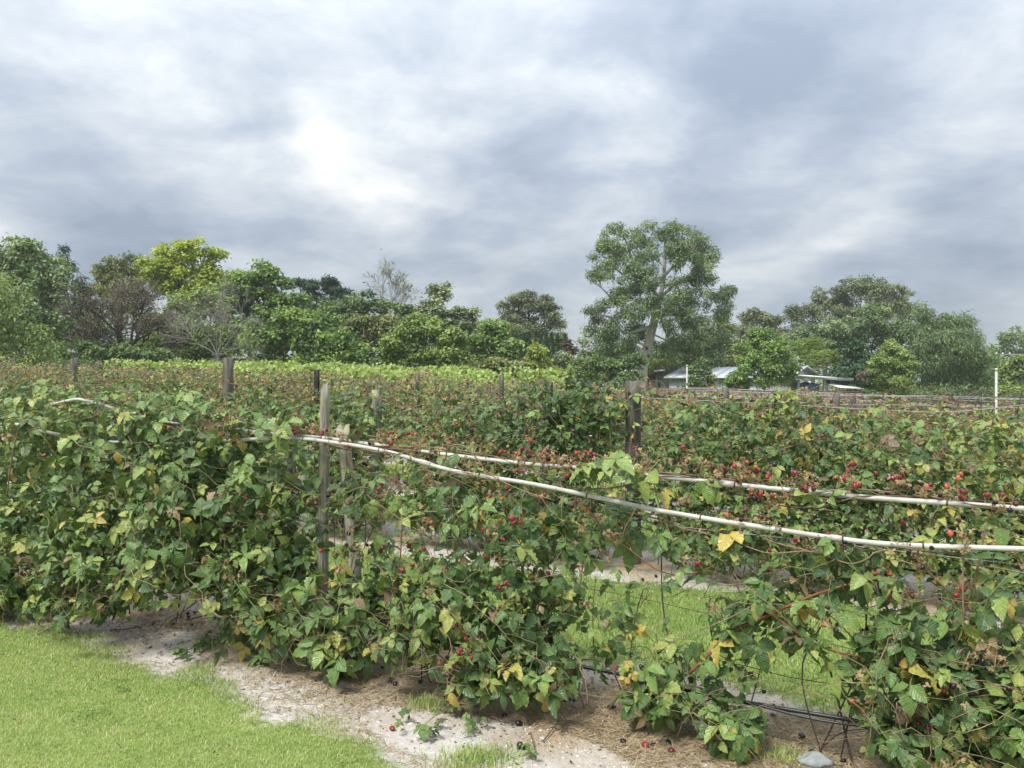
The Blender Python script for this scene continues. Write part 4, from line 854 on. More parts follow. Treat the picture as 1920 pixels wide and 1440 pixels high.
o = ob('stone', mk('stone', rv, IT, plain('grey_stone', (.27, .29, .29), .8, .2, .25, 30, bmp=.5))); o.location = tuple(p + UP * .015); tag(o, 'pale grey stone half buried at the bottom edge', 'stone')

# ------------------------------------------------------------------ trees
def tmat(name, a, b, c, tr=.25):
    g = lambda q: (min(.6, q[0] * 2.1 + .010), min(.6, q[1] * 2.0 + .010), min(.6, q[2] * 1.95 + .01))
    return leafy(name, [(0, g(a)), (.5, g(b)), (1, g(c))], tr, .55, .25)
TM = dict(
    willow=tmat('willow_leaf', (.055, .085, .03), (.115, .16, .055), (.19, .24, .09)),
    magnolia=tmat('magnolia_leaf', (.025, .055, .022), (.085, .135, .055), (.30, .34, .20)),  # palest stop paints whitish highlights into the leaf colour
    gold=tmat('golden_leaf', (.08, .115, .02), (.165, .21, .04), (.265, .29, .065), .35),
    olive=tmat('olive_leaf', (.046, .062, .026), (.095, .118, .045), (.165, .18, .075)),
    brown=tmat('withered_leaf', (.045, .041, .035), (.082, .074, .062), (.13, .115, .095)),
    green=tmat('broad_leaf', (.032, .064, .02), (.084, .138, .038), (.16, .218, .066)),
    deep=tmat('deep_leaf', (.026, .048, .02), (.06, .098, .036), (.115, .16, .062)),
    light=tmat('light_leaf', (.042, .075, .022), (.098, .142, .04), (.17, .215, .068)),
    lime=tmat('lime_leaf', (.065, .098, .024), (.135, .172, .042), (.22, .25, .075)),
    conifer=tmat('conifer_needle', (.010, .026, .018), (.022, .05, .03), (.045, .08, .045), .1),
    euc=tmat('gum_leaf', (.034, .06, .032), (.082, .122, .06), (.155, .20, .105)),
    eucg=tmat('grey_gum_leaf', (.04, .055, .034), (.085, .104, .06), (.15, .165, .10)),
    silver=tmat('silver_leaf', (.06, .085, .05), (.13, .165, .10), (.27, .30, .21)),
    cypress=tmat('cypress_leaf', (.010, .03, .014), (.025, .058, .026), (.05, .09, .042), .1),
    red=tmat('red_leaf', (.024, .02, .015), (.046, .035, .026), (.075, .058, .042)),
)
m_bark = plain('bark', (.085, .073, .062), .9, .15, .4, 6, bmp=.6, stretch=(3, 3, .7))
m_greybark = plain('grey_bark', (.26, .245, .23), .9, .15, .35, 5, bmp=.5, stretch=(3, 3, .6))
m_gumbark = plain('pale_gum_bark', (.46, .435, .41), .8, .2, .35, 2.2, bmp=.4, stretch=(2.5, 2.5, .45))
GT = 'trees behind the field'
def tree(label, Y, bpx, lobes, mat, n=7000, cr=.75, L=.22, W=.12, seed=0, tr=.16, hang=0.0, bark=m_bark, name='leafy_tree', up=.55, dens=.85, fill=.35, depth=.8, trunk_top=None, clumpvar=.22, flat=.75, twigs=.5, cat='tree', group=GT, bough=.35):
    n = int(n * 1.4); L *= 1.0; W *= 1.12
    r = np.random.default_rng(seed + 500); bx = (bpx - CX) / F * Y; base = np.array([bx, Y, float(gh(bx, Y))]); t = thing(name, label, cat, base, group)
    C, A = [], []
    for px, py, rx, ry in lobes:
        m = Y / F; c = unp(px, py, Y + r.normal(0, .25) * rx * m); C.append((c, np.array([rx * m, max(rx, ry) * m * depth, ry * m]))); A.append(rx * ry * m * m * math.pi)
    A = np.array(A); ncl = np.maximum(3, (A * dens / (cr * cr)).astype(int)); cen, tin, lob = [], [], []
    for i, ((c, rad), k) in enumerate(zip(C, ncl)):
        d = rdir(k, r); d[:, 1] = np.where(r.random(k) < .7, -np.abs(d[:, 1]), d[:, 1]); q = np.where(r.random(k) < fill, r.uniform(.2, .8, k), r.uniform(.78, 1.0, k))
        rr = np.maximum(rad - cr * .40, rad * .4); cen.append(c + d * rr * q[:, None]); tin.append(r.normal(0, clumpvar, k)); lob += [i] * k
    cen = np.concatenate(cen); tin = np.concatenate(tin); lob = np.array(lob); cen[:, 2] = np.maximum(cen[:, 2], base[2] + .3)
    K = len(cen); crs = cr * r.uniform(.6, 1.25, K); w = r.choice(K, n, p=crs ** 2 / (crs ** 2).sum()); d = rdir(n, r); d[:, 2] = np.where(r.random(n) < .6, np.abs(d[:, 2]), d[:, 2])
    p = cen[w] + d * np.array([1, 1, flat]) * (crs[w] * np.where(r.random(n) < .12, r.uniform(.9, 1.35, n), r.uniform(.35, 1.0, n)))[:, None]
    if hang: p[:, 2] -= r.random(n) ** 1.5 * hang * crs[w]
    p[:, 2] = np.maximum(p[:, 2], base[2] + .1)
    nn = nrmz(d * .7 + UP * up + r.normal(0, .55, (n, 3))); tt = r.normal(0, 1, (n, 3)) + d * .5 - UP * (.3 + hang)
    mb = MB(); s = r.uniform(.65, 1.3, n); kites(mb, p, nn, tt, L * s, W * s, np.clip(r.normal(.45, .18, n) + tin[w], 0, 1)); mb.build('crown', mat, t, uv=True)
    # trunk, limbs and twigs
    mb = MB(); wc = np.average([c for c, _ in C], axis=0, weights=A)
    top = np.array(trunk_top) if trunk_top is not None else np.array([bx * .6 + wc[0] * .4, Y, base[2] + (wc[2] - base[2]) * .75])
    tp = arc(base - UP * .2, top, 0, 8, r, tr * .25); mb.tube(tp, np.linspace(tr * 1.15, tr * .55, 8), 8)
    for i, (c, rad) in enumerate(C):
        s0 = tp[int(r.integers(4, 8))]; lp = arc(s0, c, bough * rad[2] * .4, 7, r, .04 * np.linalg.norm(c - s0)); mb.tube(lp, np.linspace(tr * .48, tr * .14, 7), 5)
        for j in np.where(lob == i)[0]:
            if r.random() < twigs: mb.tube(arc(lp[int(r.integers(3, 7))], cen[j], .1, 5, r, .05), np.linspace(tr * .15, tr * .05, 5), 3)
    mb.build('trunk', bark, t)
    return t
def bare(label, Y, bpx, by, h, spread, seed, mat, dirs=None, levels=5, r0=.1, leaf=None, nleaf=0, name='bare_tree', L=.12, group=GT):
    """leafless tree grown by forking; by = pixel row where it leaves the ground or other foliage"""
    r = np.random.default_rng(seed); b = unp(bpx, by, Y); base = np.array([b[0], Y, float(gh(b[0], Y))]); t = thing(name, label, 'tree', base, group); mb, tw, tips = MB(), MB(), []
    def grow(p, d, ln, rad, lv):
        q = p + d * ln; m = (p + q) / 2 + r.normal(0, .06 * ln, 3); (mb if lv > levels - 3 else tw).tube([p, m, q], [rad, rad * .85, rad * .7], 5 if lv > 2 else 3, cap=False)
        if lv == 0: tips.append(q); return
        for _ in range(int(r.integers(2, 4)) + (lv <= 2)):
            nd_ = nrmz(d + r.normal(0, spread, 3) + UP * .08); grow(q if r.random() < .6 else m, nd_, ln * r.uniform(.62, .88), rad * .66, lv - 1)
    if b[2] > base[2] + .4: mb.tube(arc(base - UP * .1, b, 0, 4), [r0 * 1.4, r0 * 1.3, r0 * 1.2, r0 * 1.1], 7)
    for d, f_ in dirs or [((0, 0, 1), 1)]: grow(b, nrmz(np.array(d, float)), h * .27 * f_, r0, levels)
    mb.build('trunk', mat, t); o = tw.build('twigs', mat, t); o['kind'] = 'stuff'
    if nleaf:
        tips = np.array(tips); w = r.integers(0, len(tips), nleaf); m2 = MB(); p = tips[w] + r.normal(0, .16, (nleaf, 3)); kites(m2, p, rdir(nleaf, r) + UP * .6, r.normal(0, 1, (nleaf, 3)) - UP * .4, L * r.uniform(.7, 1.3, nleaf), L * .5, np.clip(r.normal(.45, .22, nleaf), 0, 1)); m2.build('crown', leaf, t, uv=True)
    return t

# --- left group
tree('drooping light green tree at the left edge, in front of the dark magnolia', 36, 20, [(15, 560, 60, 70), (60, 640, 55, 60), (-30, 640, 60, 80), (10, 690, 80, 40), (-60, 560, 60, 60)], TM['willow'], 11000, .55, .20, .06, 1, .18, hang=1.6, up=.3)
tree('dark round magnolia tree with pale highlights coloured into its leaves at the left edge', 48, 60, [(60, 515, 72, 60), (30, 490, 60, 45), (100, 540, 48, 60), (10, 570, 70, 70), (70, 600, 70, 60), (60, 470, 40, 26)], TM['magnolia'], 15000, .5, .24, .13, 2, .25, clumpvar=.1, dens=1.3, fill=.3)
tree('small dark drooping cedar between the magnolia and the olive gum', 52, 160, [(122, 470, 10, 14), (135, 500, 9, 14), (158, 530, 18, 22), (165, 570, 30, 40), (150, 610, 50, 60)], TM['conifer'], 5000, .4, .3, .07, 3, .2, hang=.8, flat=.4)
tree('olive brown gum tree behind the withered tree', 54, 225, [(215, 510, 35, 32), (245, 500, 25, 22), (195, 530, 25, 30), (230, 550, 50, 40), (260, 530, 25, 30)], TM['olive'], 7000, .5, .22, .08, 4, .2, up=.4)
tree('tall golden yellow-green tree, brightest on the left', 50, 350, [(335, 490, 50, 42), (375, 475, 42, 32), (405, 505, 32, 40), (290, 508, 36, 24), (272, 495, 18, 10), (322, 500, 40, 34), (350, 530, 70, 40), (380, 560, 60, 40), (310, 535, 40, 25)], TM['gold'], 12000, .48, .22, .12, 5, .2, up=.6, clumpvar=.18)
tree('green filler tree behind the withered tree on the left', 52, 130, [(110, 620, 60, 60), (180, 640, 70, 50), (300, 620, 70, 60), (240, 670, 120, 40), (60, 660, 70, 40)], TM['deep'], 11000, .7, .26, .13, 6, .2)
bare('withered brown tree with a wide fan of fine twigs', 42, 232, 660, 4.3, .36, 7, m_bark, [((-.7, 0, .6), 1), ((-.25, -.3, 1), 1.05), ((.3, .2, 1), 1.1), ((.8, -.1, .65), 1), ((.05, -.5, .8), .9), ((-1, .2, .35), .8), ((1, .2, .35), .8)], 5, .10, TM['brown'], 13000, 'withered_tree', .11)
tree('low dusky green shrub under the withered tree', 40, 180, [(150, 660, 50, 28), (215, 665, 50, 24), (120, 680, 60, 20), (290, 670, 40, 30)], TM['deep'], 5000, .45, .2, .1, 8, .06, name='shrub', cat='shrub')
bare('leafless grey twiggy tree in front of the broad green tree', 39, 408, 668, 4.4, .5, 12, m_greybark, [((-.5, 0, 1), .9), ((.1, -.3, 1), 1.1), ((.6, 0, .8), .9), ((-.9, -.2, .6), .9), ((.9, .2, .5), .8), ((0, .3, 1), 1.2)], 6, .032)
tree('yellowish green tree behind the grey twiggy tree', 46, 390, [(350, 590, 50, 50), (400, 570, 50, 40), (330, 640, 60, 45), (390, 640, 70, 50), (440, 600, 40, 50)], TM['light'], 10000, .55, .22, .12, 13, .2)
tree('broad mid green tree right of the golden tree', 47, 500, [(470, 540, 55, 42), (500, 520, 35, 28), (440, 550, 40, 40), (530, 560, 50, 45), (480, 600, 70, 50), (560, 590, 45, 45), (600, 620, 45, 40)], TM['green'], 14000, .55, .24, .13, 14, .24, clumpvar=.2)
tree('leafy tree with deep shade at its foot, in the middle of the left group', 42, 560, [(500, 640, 55, 40), (560, 625, 60, 42), (610, 650, 60, 42), (660, 665, 45, 30), (530, 680, 60, 25), (620, 685, 70, 20)], TM['green'], 13000, .5, .22, .12, 15, .2, clumpvar=.2)
tree('dark blue-green conifer peeking over the left group', 60, 600, [(585, 540, 18, 26), (620, 530, 26, 13), (640, 545, 18, 10), (600, 560, 45, 24), (560, 530, 14, 16), (610, 580, 50, 20)], TM['conifer'], 6000, .5, .3, .08, 16, .2, flat=.4)
bare('tall leafless tree with thin bare crown above the green trees', 58, 730, 590, 4.2, .30, 17, m_greybark, [((-.5, 0, 1), 1.15), ((-.2, 0, 1), 1.0), ((.12, 0, 1), 1.2), ((.5, .1, 1), 1.1), ((.8, 0, .7), .8)], 6, .055, TM['light'], 160, L=.26)
tree('dense green tree below the leafless tree', 52, 690, [(690, 575, 45, 30), (640, 590, 40, 30), (740, 600, 45, 32), (680, 630, 60, 45), (760, 640, 45, 40), (620, 640, 50, 40)], TM['deep'], 11000, .55, .24, .13, 18, .2)
tree('olive green rounded tree right of the leafy shaded tree', 46, 700, [(700, 610, 50, 26), (740, 625, 40, 30), (670, 640, 40, 28)], TM['olive'], 6000, .5, .2, .1, 19, .16)
tree('tall tapering grey-green tree with pale leaf undersides', 48, 835, [(822, 550, 30, 24), (815, 585, 48, 36), (850, 605, 46, 38), (870, 640, 48, 48), (830, 640, 55, 45), (880, 590, 20, 18), (900, 670, 40, 30)], TM['silver'], 12000, .45, .24, .11, 20, .18, up=.9)
tree('light green spreading tree in front of the tapering grey-green tree', 41, 790, [(790, 620, 50, 34), (750, 650, 45, 38), (830, 650, 50, 40), (790, 680, 75, 28), (860, 680, 40, 24)], TM['light'], 12000, .45, .2, .11, 21, .2)
tree('fresh green rounded tree left of the cypresses', 45, 925, [(925, 625, 38, 24), (910, 655, 45, 34), (950, 660, 35, 30), (930, 690, 55, 22)], TM['green'], 9000, .45, .22, .12, 22, .16, clumpvar=.25)
tree('brownish shrub beneath the fresh green rounded tree', 40, 900, [(880, 690, 40, 16), (920, 688, 40, 18), (960, 695, 40, 16)], TM['olive'], 4500, .4, .18, .1, 23, .06, name='shrub', cat='shrub')
tree('dark umbrella-shaped gum tree standing alone against the sky', 75, 1000, [(990, 570, 45, 24), (960, 585, 30, 24), (1030, 580, 28, 22), (985, 610, 48, 24), (1035, 610, 22, 26), (950, 610, 18, 18), (1005, 640, 40, 18)], TM['eucg'], 10000, .65, .3, .12, 24, .3, up=.6, clumpvar=.2, flat=.6, fill=.25, dens=1.0, bark=m_bark)
tree('olive tree behind the cypresses under the umbrella gum', 68, 930, [(930, 620, 40, 20), (890, 625, 30, 22), (965, 640, 40, 30), (1020, 650, 40, 22), (1045, 640, 25, 20)], TM['olive'], 7000, .6, .26, .12, 25, .2)
ORD = ['first', 'second', 'third', 'fourth', 'fifth', 'sixth', 'seventh', 'eighth', 'ninth', 'tenth', 'eleventh']
def cypress(px, top, w, seed, Y=58):
    r = np.random.default_rng(seed); x = (px - CX) / F * Y; g = float(gh(x, Y)); t = thing('cypress', '%s narrow dark cypress from the green rounded tree towards the big gum' % ORD[seed - 300], 'tree', (x, Y, g), 'row of columnar cypresses'); h = EYE - (top - HY) / F * Y - g; R_ = w / 2 * Y / F; n = 1700
    u = r.random(n) ** .8; th = r.uniform(0, 6.28, n); rad = R_ * np.minimum(1, (1 - u) * 3.2 + .08) * r.uniform(.5, 1.1, n); p = np.stack([x + rad * np.cos(th), Y + rad * np.sin(th), g + .2 + u * (h - .2)], -1)
    d = np.stack([np.cos(th), np.sin(th), 0 * th], -1); mb = MB(); kites(mb, p, d + r.normal(0, .4, (n, 3)), UP + d * .3 + r.normal(0, .25, (n, 3)), r.uniform(.2, .36, n), .09, np.clip(r.normal(.45, .2, n), 0, 1)); mb.build('crown', TM['cypress'], t, uv=True)
    MB().tube([(x, Y, g - .1), (x, Y, g + h * .8)], [.09, .02], 6).build('trunk', m_bark, t)
for i, (px, top, w) in enumerate([(973, 632, 9), (983, 628, 9), (992, 626, 9), (1004, 640, 9), (1014, 630, 11), (1024, 628, 10), (1034, 628, 13), (1045, 631, 9), (1052, 640, 8), (1060, 630, 8), (1068, 642, 8)]): cypress(px, top, w, 300 + i)
tree('small yellow-green tree in front of the cypress row', 40, 1005, [(1005, 658, 18, 16), (1000, 685, 28, 20), (1020, 690, 20, 20)], TM['lime'], 4500, .35, .18, .09, 31, .08)
tree('dull reddish brown shrub left of the big gum', 52, 1062, [(1062, 655, 16, 13), (1058, 675, 18, 14)], TM['red'], 1800, .4, .2, .1, 32, .08, name='shrub', cat='shrub')
tree('silvery round bush at the foot of the cypresses', 46, 1060, [(1058, 675, 24, 16), (1040, 698, 20, 18), (1080, 690, 25, 18)], TM['silver'], 3800, .4, .15, .07, 33, .08, name='shrub', cat='shrub')
tree('dark green hedge-like bush left of the gum trunk', 44, 1120, [(1100, 690, 35, 22), (1140, 685, 40, 24), (1175, 680, 35, 26), (1080, 705, 50, 18), (1140, 708, 60, 18)], TM['deep'], 8000, .4, .18, .09, 34, .08, name='shrub', cat='shrub')
tree('yellowish bush just right of the gum trunk', 60, 1240, [(1235, 680, 22, 12), (1215, 690, 20, 12)], TM['lime'], 2000, .4, .2, .1, 35, .08, name='shrub', cat='shrub')

# --- the big gum
def big_gum():
    Y = 55; r = np.random.default_rng(77); m = Y / F; bx = (1203 - CX) / F * Y; base = np.array([bx, Y, float(gh(bx, Y))]); t = thing('gum_tree', 'tall spreading gum tree with a pale leaning trunk, biggest tree in view', 'tree', base, GT)
    lob = [(1165, 450, 48, 30, 0), (1210, 440, 40, 22, 1), (1255, 432, 40, 20, -1), (1300, 452, 40, 22, .5), (1325, 480, 26, 28, 0), (1135, 480, 32, 28, 0), (1175, 490, 45, 24, -1.5), (1240, 470, 50, 24, -1.5), (1290, 495, 40, 26, -1.5), (1120, 520, 20, 20, 0), (1160, 535, 42, 24, -1.5), (1215, 520, 36, 24, -2), (1260, 545, 36, 22, -2), (1318, 525, 30, 24, 0), (1350, 555, 28, 26, 0), (1355, 585, 20, 26, 0), (1300, 570, 46, 28, -2), (1240, 570, 44, 22, -2.2), (1185, 575, 38, 22, -2), (1145, 565, 28, 18, -.5),
           (1115, 590, 20, 16, 0), (1135, 620, 30, 22, -1), (1105, 625, 20, 18, 0), (1160, 622, 34, 24, -1.5), (1195, 612, 30, 20, 1.5), (1275, 612, 36, 24, -2), (1310, 620, 46, 28, -1), (1340, 630, 26, 26, 0), (1120, 655, 26, 20, 0), (1148, 655, 36, 22, -1), (1180, 655, 22, 22, 1.8), (1287, 652, 36, 24, -1), (1300, 660, 44, 24, 0), (1250, 640, 30, 22, 2.5), (1290, 690, 50, 14, 1.5), (1100, 668, 18, 16, .5), (1340, 665, 26, 22, .5)]
    cen, tin, cr = [], [], []
    for px, py, rx, ry, dy in lob:
        k = max(4, int(rx * ry * 3.14 * m * m * 1.04 / .42)); c = unp(px, py, Y + dy); d = rdir(k, r); q = r.uniform(.45, 1.0, (k, 1)); cen.append(c + d * q * np.array([rx * m, max(rx * m, 1.0), ry * m])); tin.append(np.full(k, .16 * (660 - py) / 230 - .05) * 0 + r.normal(0, .2, k)); cr.append(r.uniform(.36, .7, k))
    cen, tin, cr = np.concatenate(cen), np.concatenate(tin), np.concatenate(cr); n = 56000; w = r.choice(len(cen), n, p=cr ** 2 / (cr ** 2).sum()); d = rdir(n, r); d[:, 2] = np.where(r.random(n) < .5, np.abs(d[:, 2]), d[:, 2])
    p = cen[w] + d * np.array([1, 1, .62]) * (cr[w] * r.uniform(.3, 1.1, n))[:, None]; p[:, 2] -= r.random(n) ** 2 * .45
    mb = MB(); s = r.uniform(.7, 1.3, n); kites(mb, p, nrmz(d * .8 + UP * .45 + r.normal(0, .5, (n, 3))), r.normal(0, .8, (n, 3)) - UP * .9, .235 * s, .076 * s, np.clip(r.normal(.45, .17, n) + tin[w], 0, 1)); mb.build('crown', TM['euc'], t, uv=True)
    W_ = lambda L, dy=0: [unp(a, b, Y + dy) for a, b in L]
    mb = MB(); tp = smooth_path([base - UP * .3] + W_([(1205, 690), (1213, 655), (1222, 620), (1230, 590), (1236, 560)]), 24); mb.tube(tp, np.linspace(.42, .24, len(tp)), 12)
    mb.build('trunk', m_gumbark, t, smooth=True)
    limbs = [([(1211, 668), (1200, 655), (1186, 645), (1180, 635)], .16, -.4), ([(1236, 562), (1225, 545), (1205, 530), (1190, 505), (1180, 470), (1170, 445)], .17, 0), ([(1236, 562), (1243, 530), (1246, 490), (1247, 455), (1252, 435)], .19, 0), ([(1243, 520), (1262, 500), (1282, 480), (1300, 460)], .12, -.3), ([(1236, 562), (1258, 540), (1290, 520), (1320, 500)], .14, .3), ([(1240, 590), (1280, 555), (1305, 545), (1330, 552), (1350, 560)], .12, -.6),
             ([(1225, 610), (1195, 620), (1170, 625), (1150, 600), (1135, 592), (1115, 590)], .13, -.5), ([(1170, 625), (1150, 603), (1140, 615), (1120, 612)], .09, -.7), ([(1160, 612), (1130, 625), (1108, 640), (1098, 655), (1110, 660)], .07, -.9), ([(1205, 530), (1175, 520), (1150, 500), (1135, 485)], .10, 0), ([(1190, 505), (1170, 495), (1150, 465)], .08, 0), ([(1246, 500), (1225, 480), (1212, 445)], .09, .2), ([(1246, 480), (1270, 455), (1285, 440)], .08, .2),
             ([(1225, 600), (1260, 590), (1300, 610), (1330, 620)], .11, .4), ([(1220, 625), (1255, 640), (1250, 632), (1270, 660)], .07, -.6), ([(1205, 545), (1175, 550), (1150, 560), (1128, 540), (1112, 530)], .09, 0), ([(1213, 650), (1190, 640), (1165, 650), (1125, 660)], .08, -.7), ([(1300, 520), (1325, 535), (1345, 575)], .07, 0)]
    for L, r0, dy in limbs:
        P = smooth_path(W_(L, dy), 14); P[0] = W_(L[:1])[0]; MB().tube(P, np.linspace(r0, r0 * .35, len(P)), 7).build('limb', m_gumbark, t, smooth=True)
    mb = MB(); heads = np.concatenate([smooth_path(W_(L, dy), 14)[5:] for L, _, dy in limbs])
    for c in cen[r.random(len(cen)) < .75]:
        h = heads[np.argmin(((heads - c) ** 2).sum(1) + r.random(len(heads)) * 1.5)]; mb.tube(arc(h, c, .12, 5, r, .08), np.linspace(.045, .015, 5), 3)
    o = mb.build('twigs', m_gumbark, t); o['kind'] = 'stuff'
    for px, py in [(1213, 653), (1216, 668)]:
        q = unp(px, py, Y - .45); MB().add(IV * np.array([.09, .06, .13]) + q, IT).build('knot', m_cane_dark, t)
big_gum()

# --- right group
tree('dark olive tree close behind the big gum on its right', 66, 1360, [(1350, 610, 30, 30), (1340, 650, 45, 40), (1370, 670, 40, 40), (1290, 680, 70, 26)], TM['olive'], 8000, .6, .26, .11, 41, .2, up=.4)
tree('dense bushy backdrop tree behind the house roofs', 70, 1260, [(1230, 670, 70, 25), (1300, 660, 80, 30), (1160, 670, 60, 30), (1380, 670, 60, 40), (1330, 700, 90, 20)], TM['deep'], 10000, .7, .28, .14, 42, .2)
tree('slim dark gum with tufted crown right of the big gum', 72, 1415, [(1412, 592, 18, 20), (1400, 610, 20, 22), (1435, 605, 18, 18), (1455, 605, 12, 12), (1415, 640, 45, 30)], TM['eucg'], 6000, .6, .28, .11, 43, .2)
tree('rounded mid green tree in front of the long shed', 46, 1432, [(1432, 640, 36, 26), (1405, 665, 38, 30), (1460, 660, 38, 30), (1432, 690, 58, 26), (1440, 715, 40, 14), (1470, 690, 30, 26)], TM['green'], 13000, .42, .17, .085, 44, .12, clumpvar=.14)
tree('narrow leafy shrub beside the white pole before the grey house', 45, 1315, [(1312, 690, 24, 18), (1318, 712, 30, 18), (1305, 730, 26, 12)], TM['deep'], 4200, .36, .16, .09, 45, .06, name='shrub', cat='shrub')
tree('small light green shrub before the wall of the shed', 43, 1385, [(1385, 700, 20, 16), (1382, 718, 24, 16), (1395, 690, 10, 10)], TM['green'], 3600, .32, .16, .09, 46, .06, name='shrub', cat='shrub')
tree('wide grey-green gum with domed crown behind the shed', 72, 1620, [(1610, 545, 60, 26), (1560, 565, 48, 28), (1660, 560, 48, 28), (1690, 580, 30, 26), (1520, 590, 32, 26), (1490, 595, 22, 22), (1600, 590, 70, 30), (1500, 630, 50, 30)], TM['eucg'], 15000, .65, .28, .10, 47, .28, up=.5, dens=.95, bark=m_gumbark, clumpvar=.16)
tree('dusky green tree in front of the domed gum', 60, 1620, [(1620, 600, 50, 34), (1585, 625, 50, 34), (1660, 620, 45, 36), (1540, 640, 50, 36), (1610, 650, 70, 40), (1490, 650, 36, 40)], TM['euc'], 13000, .55, .24, .10, 48, .24, up=.45)
def palm(px, py, Y, seed, label):
    r = np.random.default_rng(seed); c = unp(px, py, Y); g = float(gh(c[0], Y)); t = thing('palm', label, 'tree', (c[0], Y, g), GT)
    MB().tube([(c[0], Y, g - .1), (c[0] + .05, Y, (g + c[2]) / 2), tuple(c)], [.22, .18, .16], 9).build('trunk', m_greybark, t)
    for i in range(22):
        a = r.uniform(0, 6.28); el = r.uniform(-.2, 1.1); d = np.array([math.cos(a) * math.cos(el), math.sin(a) * math.cos(el), math.sin(el)]); ln = r.uniform(1.5, 2.1); s = np.linspace(0, 1, 14)[:, None]
        P = c + d * ln * s * (1 - .25 * s) - UP * (1.5 * s ** 2.2) * r.uniform(.6, 1.1); mb = MB().tube(P, np.linspace(.03, .008, 14), 3, .3); side = nrmz(np.cross(d, UP))
        Q = np.repeat(P[1:], 6, 0) + r.normal(0, .03, (78, 3)); sg = np.where(np.arange(78) % 2 == 0, 1, -1)[:, None]; kites(mb, Q, UP + r.normal(0, .3, (78, 3)), side * sg - UP * .9 + d * .3, r.uniform(.4, .65, 78), .06, np.clip(r.normal(.5, .2, 78), 0, 1)); mb.build('frond', TM['willow'], t, uv=True)
palm(1520, 650, 54, 1, 'arching palm left of the dark fir, taller one behind the shed'); palm(1546, 668, 52, 2, 'lower palm with hanging fronds behind the low roofs')
tree('dark green fir right of the palms', 48, 1600, [(1602, 648, 20, 18), (1598, 670, 36, 22), (1605, 695, 48, 24), (1585, 715, 32, 18), (1640, 715, 60, 22)], TM['cypress'], 9000, .4, .22, .08, 49, .12, flat=.45)
tree('bright fresh green conifer beside the dark fir', 45, 1670, [(1668, 660, 28, 24), (1685, 690, 34, 30), (1650, 690, 30, 28), (1660, 722, 50, 20)], TM['light'], 8500, .36, .18, .07, 50, .12, flat=.5, clumpvar=.15)
tree('brown dead shoot on the flank of the dark fir', 44, 1616, [(1616, 706, 9, 10)], TM['brown'], 500, .25, .14, .07, 51, .04, name='shrub', cat='shrub')
tree('large weeping dark green tree on the right', 50, 1775, [(1755, 600, 40, 30), (1800, 620, 40, 34), (1720, 635, 42, 36), (1770, 650, 60, 44), (1825, 660, 34, 44), (1745, 690, 60, 40), (1810, 700, 48, 40), (1780, 735, 80, 22), (1735, 580, 22, 14)], TM['euc'], 19000, .48, .26, .05, 52, .24, hang=1.3, up=.35, clumpvar=.16)
tree('dense dark tree filling the gap behind the weeping tree', 60, 1720, [(1710, 650, 60, 60), (1780, 670, 70, 60), (1840, 700, 40, 40), (1700, 720, 90, 30)], TM['deep'], 8000, .8, .3, .12, 53, .2)
tree('pale gum at the right edge beyond the utility pole', 80, 1895, [(1895, 632, 28, 20), (1880, 655, 24, 24), (1915, 660, 30, 34), (1900, 690, 50, 30), (1950, 640, 40, 40), (1890, 730, 50, 26)], TM['euc'], 8000, .7, .28, .12, 54, .2)
tree('light green tree at the right edge below the gum', 56, 1905, [(1900, 700, 30, 26), (1925, 690, 30, 34), (1880, 735, 30, 18), (1930, 740, 50, 22)], TM['light'], 6000, .5, .22, .12, 55, .12)
# low planting that closes the foot of the tree line
tree('low dark shrubbery under the trees at the left of the vines', 38, 100, [(30, 700, 80, 22), (120, 695, 70, 18), (190, 690, 50, 18)], TM['deep'], 7000, .45, .2, .1, 56, .06, name='shrub', cat='shrub')
tree('low shaded shrubbery along the foot of the middle trees', 46, 640, [(420, 690, 90, 20), (560, 695, 90, 18), (700, 695, 90, 20), (840, 698, 90, 20)], TM['deep'], 11000, .5, .22, .11, 57, .06, name='shrub', cat='shrub')
tree('low green shrubs along the fence below the fir and weeping tree', 52, 1700, [(1640, 742, 60, 18), (1740, 748, 70, 18), (1840, 750, 60, 18), (1930, 752, 60, 18)], TM['green'], 7000, .5, .22, .11, 58, .06, name='shrub', cat='shrub')
# far bush belt closing the horizon
r = np.random.default_rng(2); n = 14000; xx = r.uniform(-190, 190, n); yy = 105 + r.normal(0, 4, n); hh = (4.2 + 1.5 * np.sin(xx * .11) + 1.0 * np.sin(xx * .31 + 1)) * r.random(n) ** .7
mb = MB(); kites(mb, np.stack([xx, yy, gh(xx, yy) + hh], -1), r.normal(0, .6, (n, 3)) + UP * .6 - np.array([0, .5, 0]), r.normal(0, 1, (n, 3)), r.uniform(.6, 1.3, n), .6, np.clip(r.normal(.4, .2, n), 0, 1))
tag(mb.build('far_wood', TM['deep']), 'far-off belt of dark bush seen in gaps between the trees', 'wood', None, 'stuff')

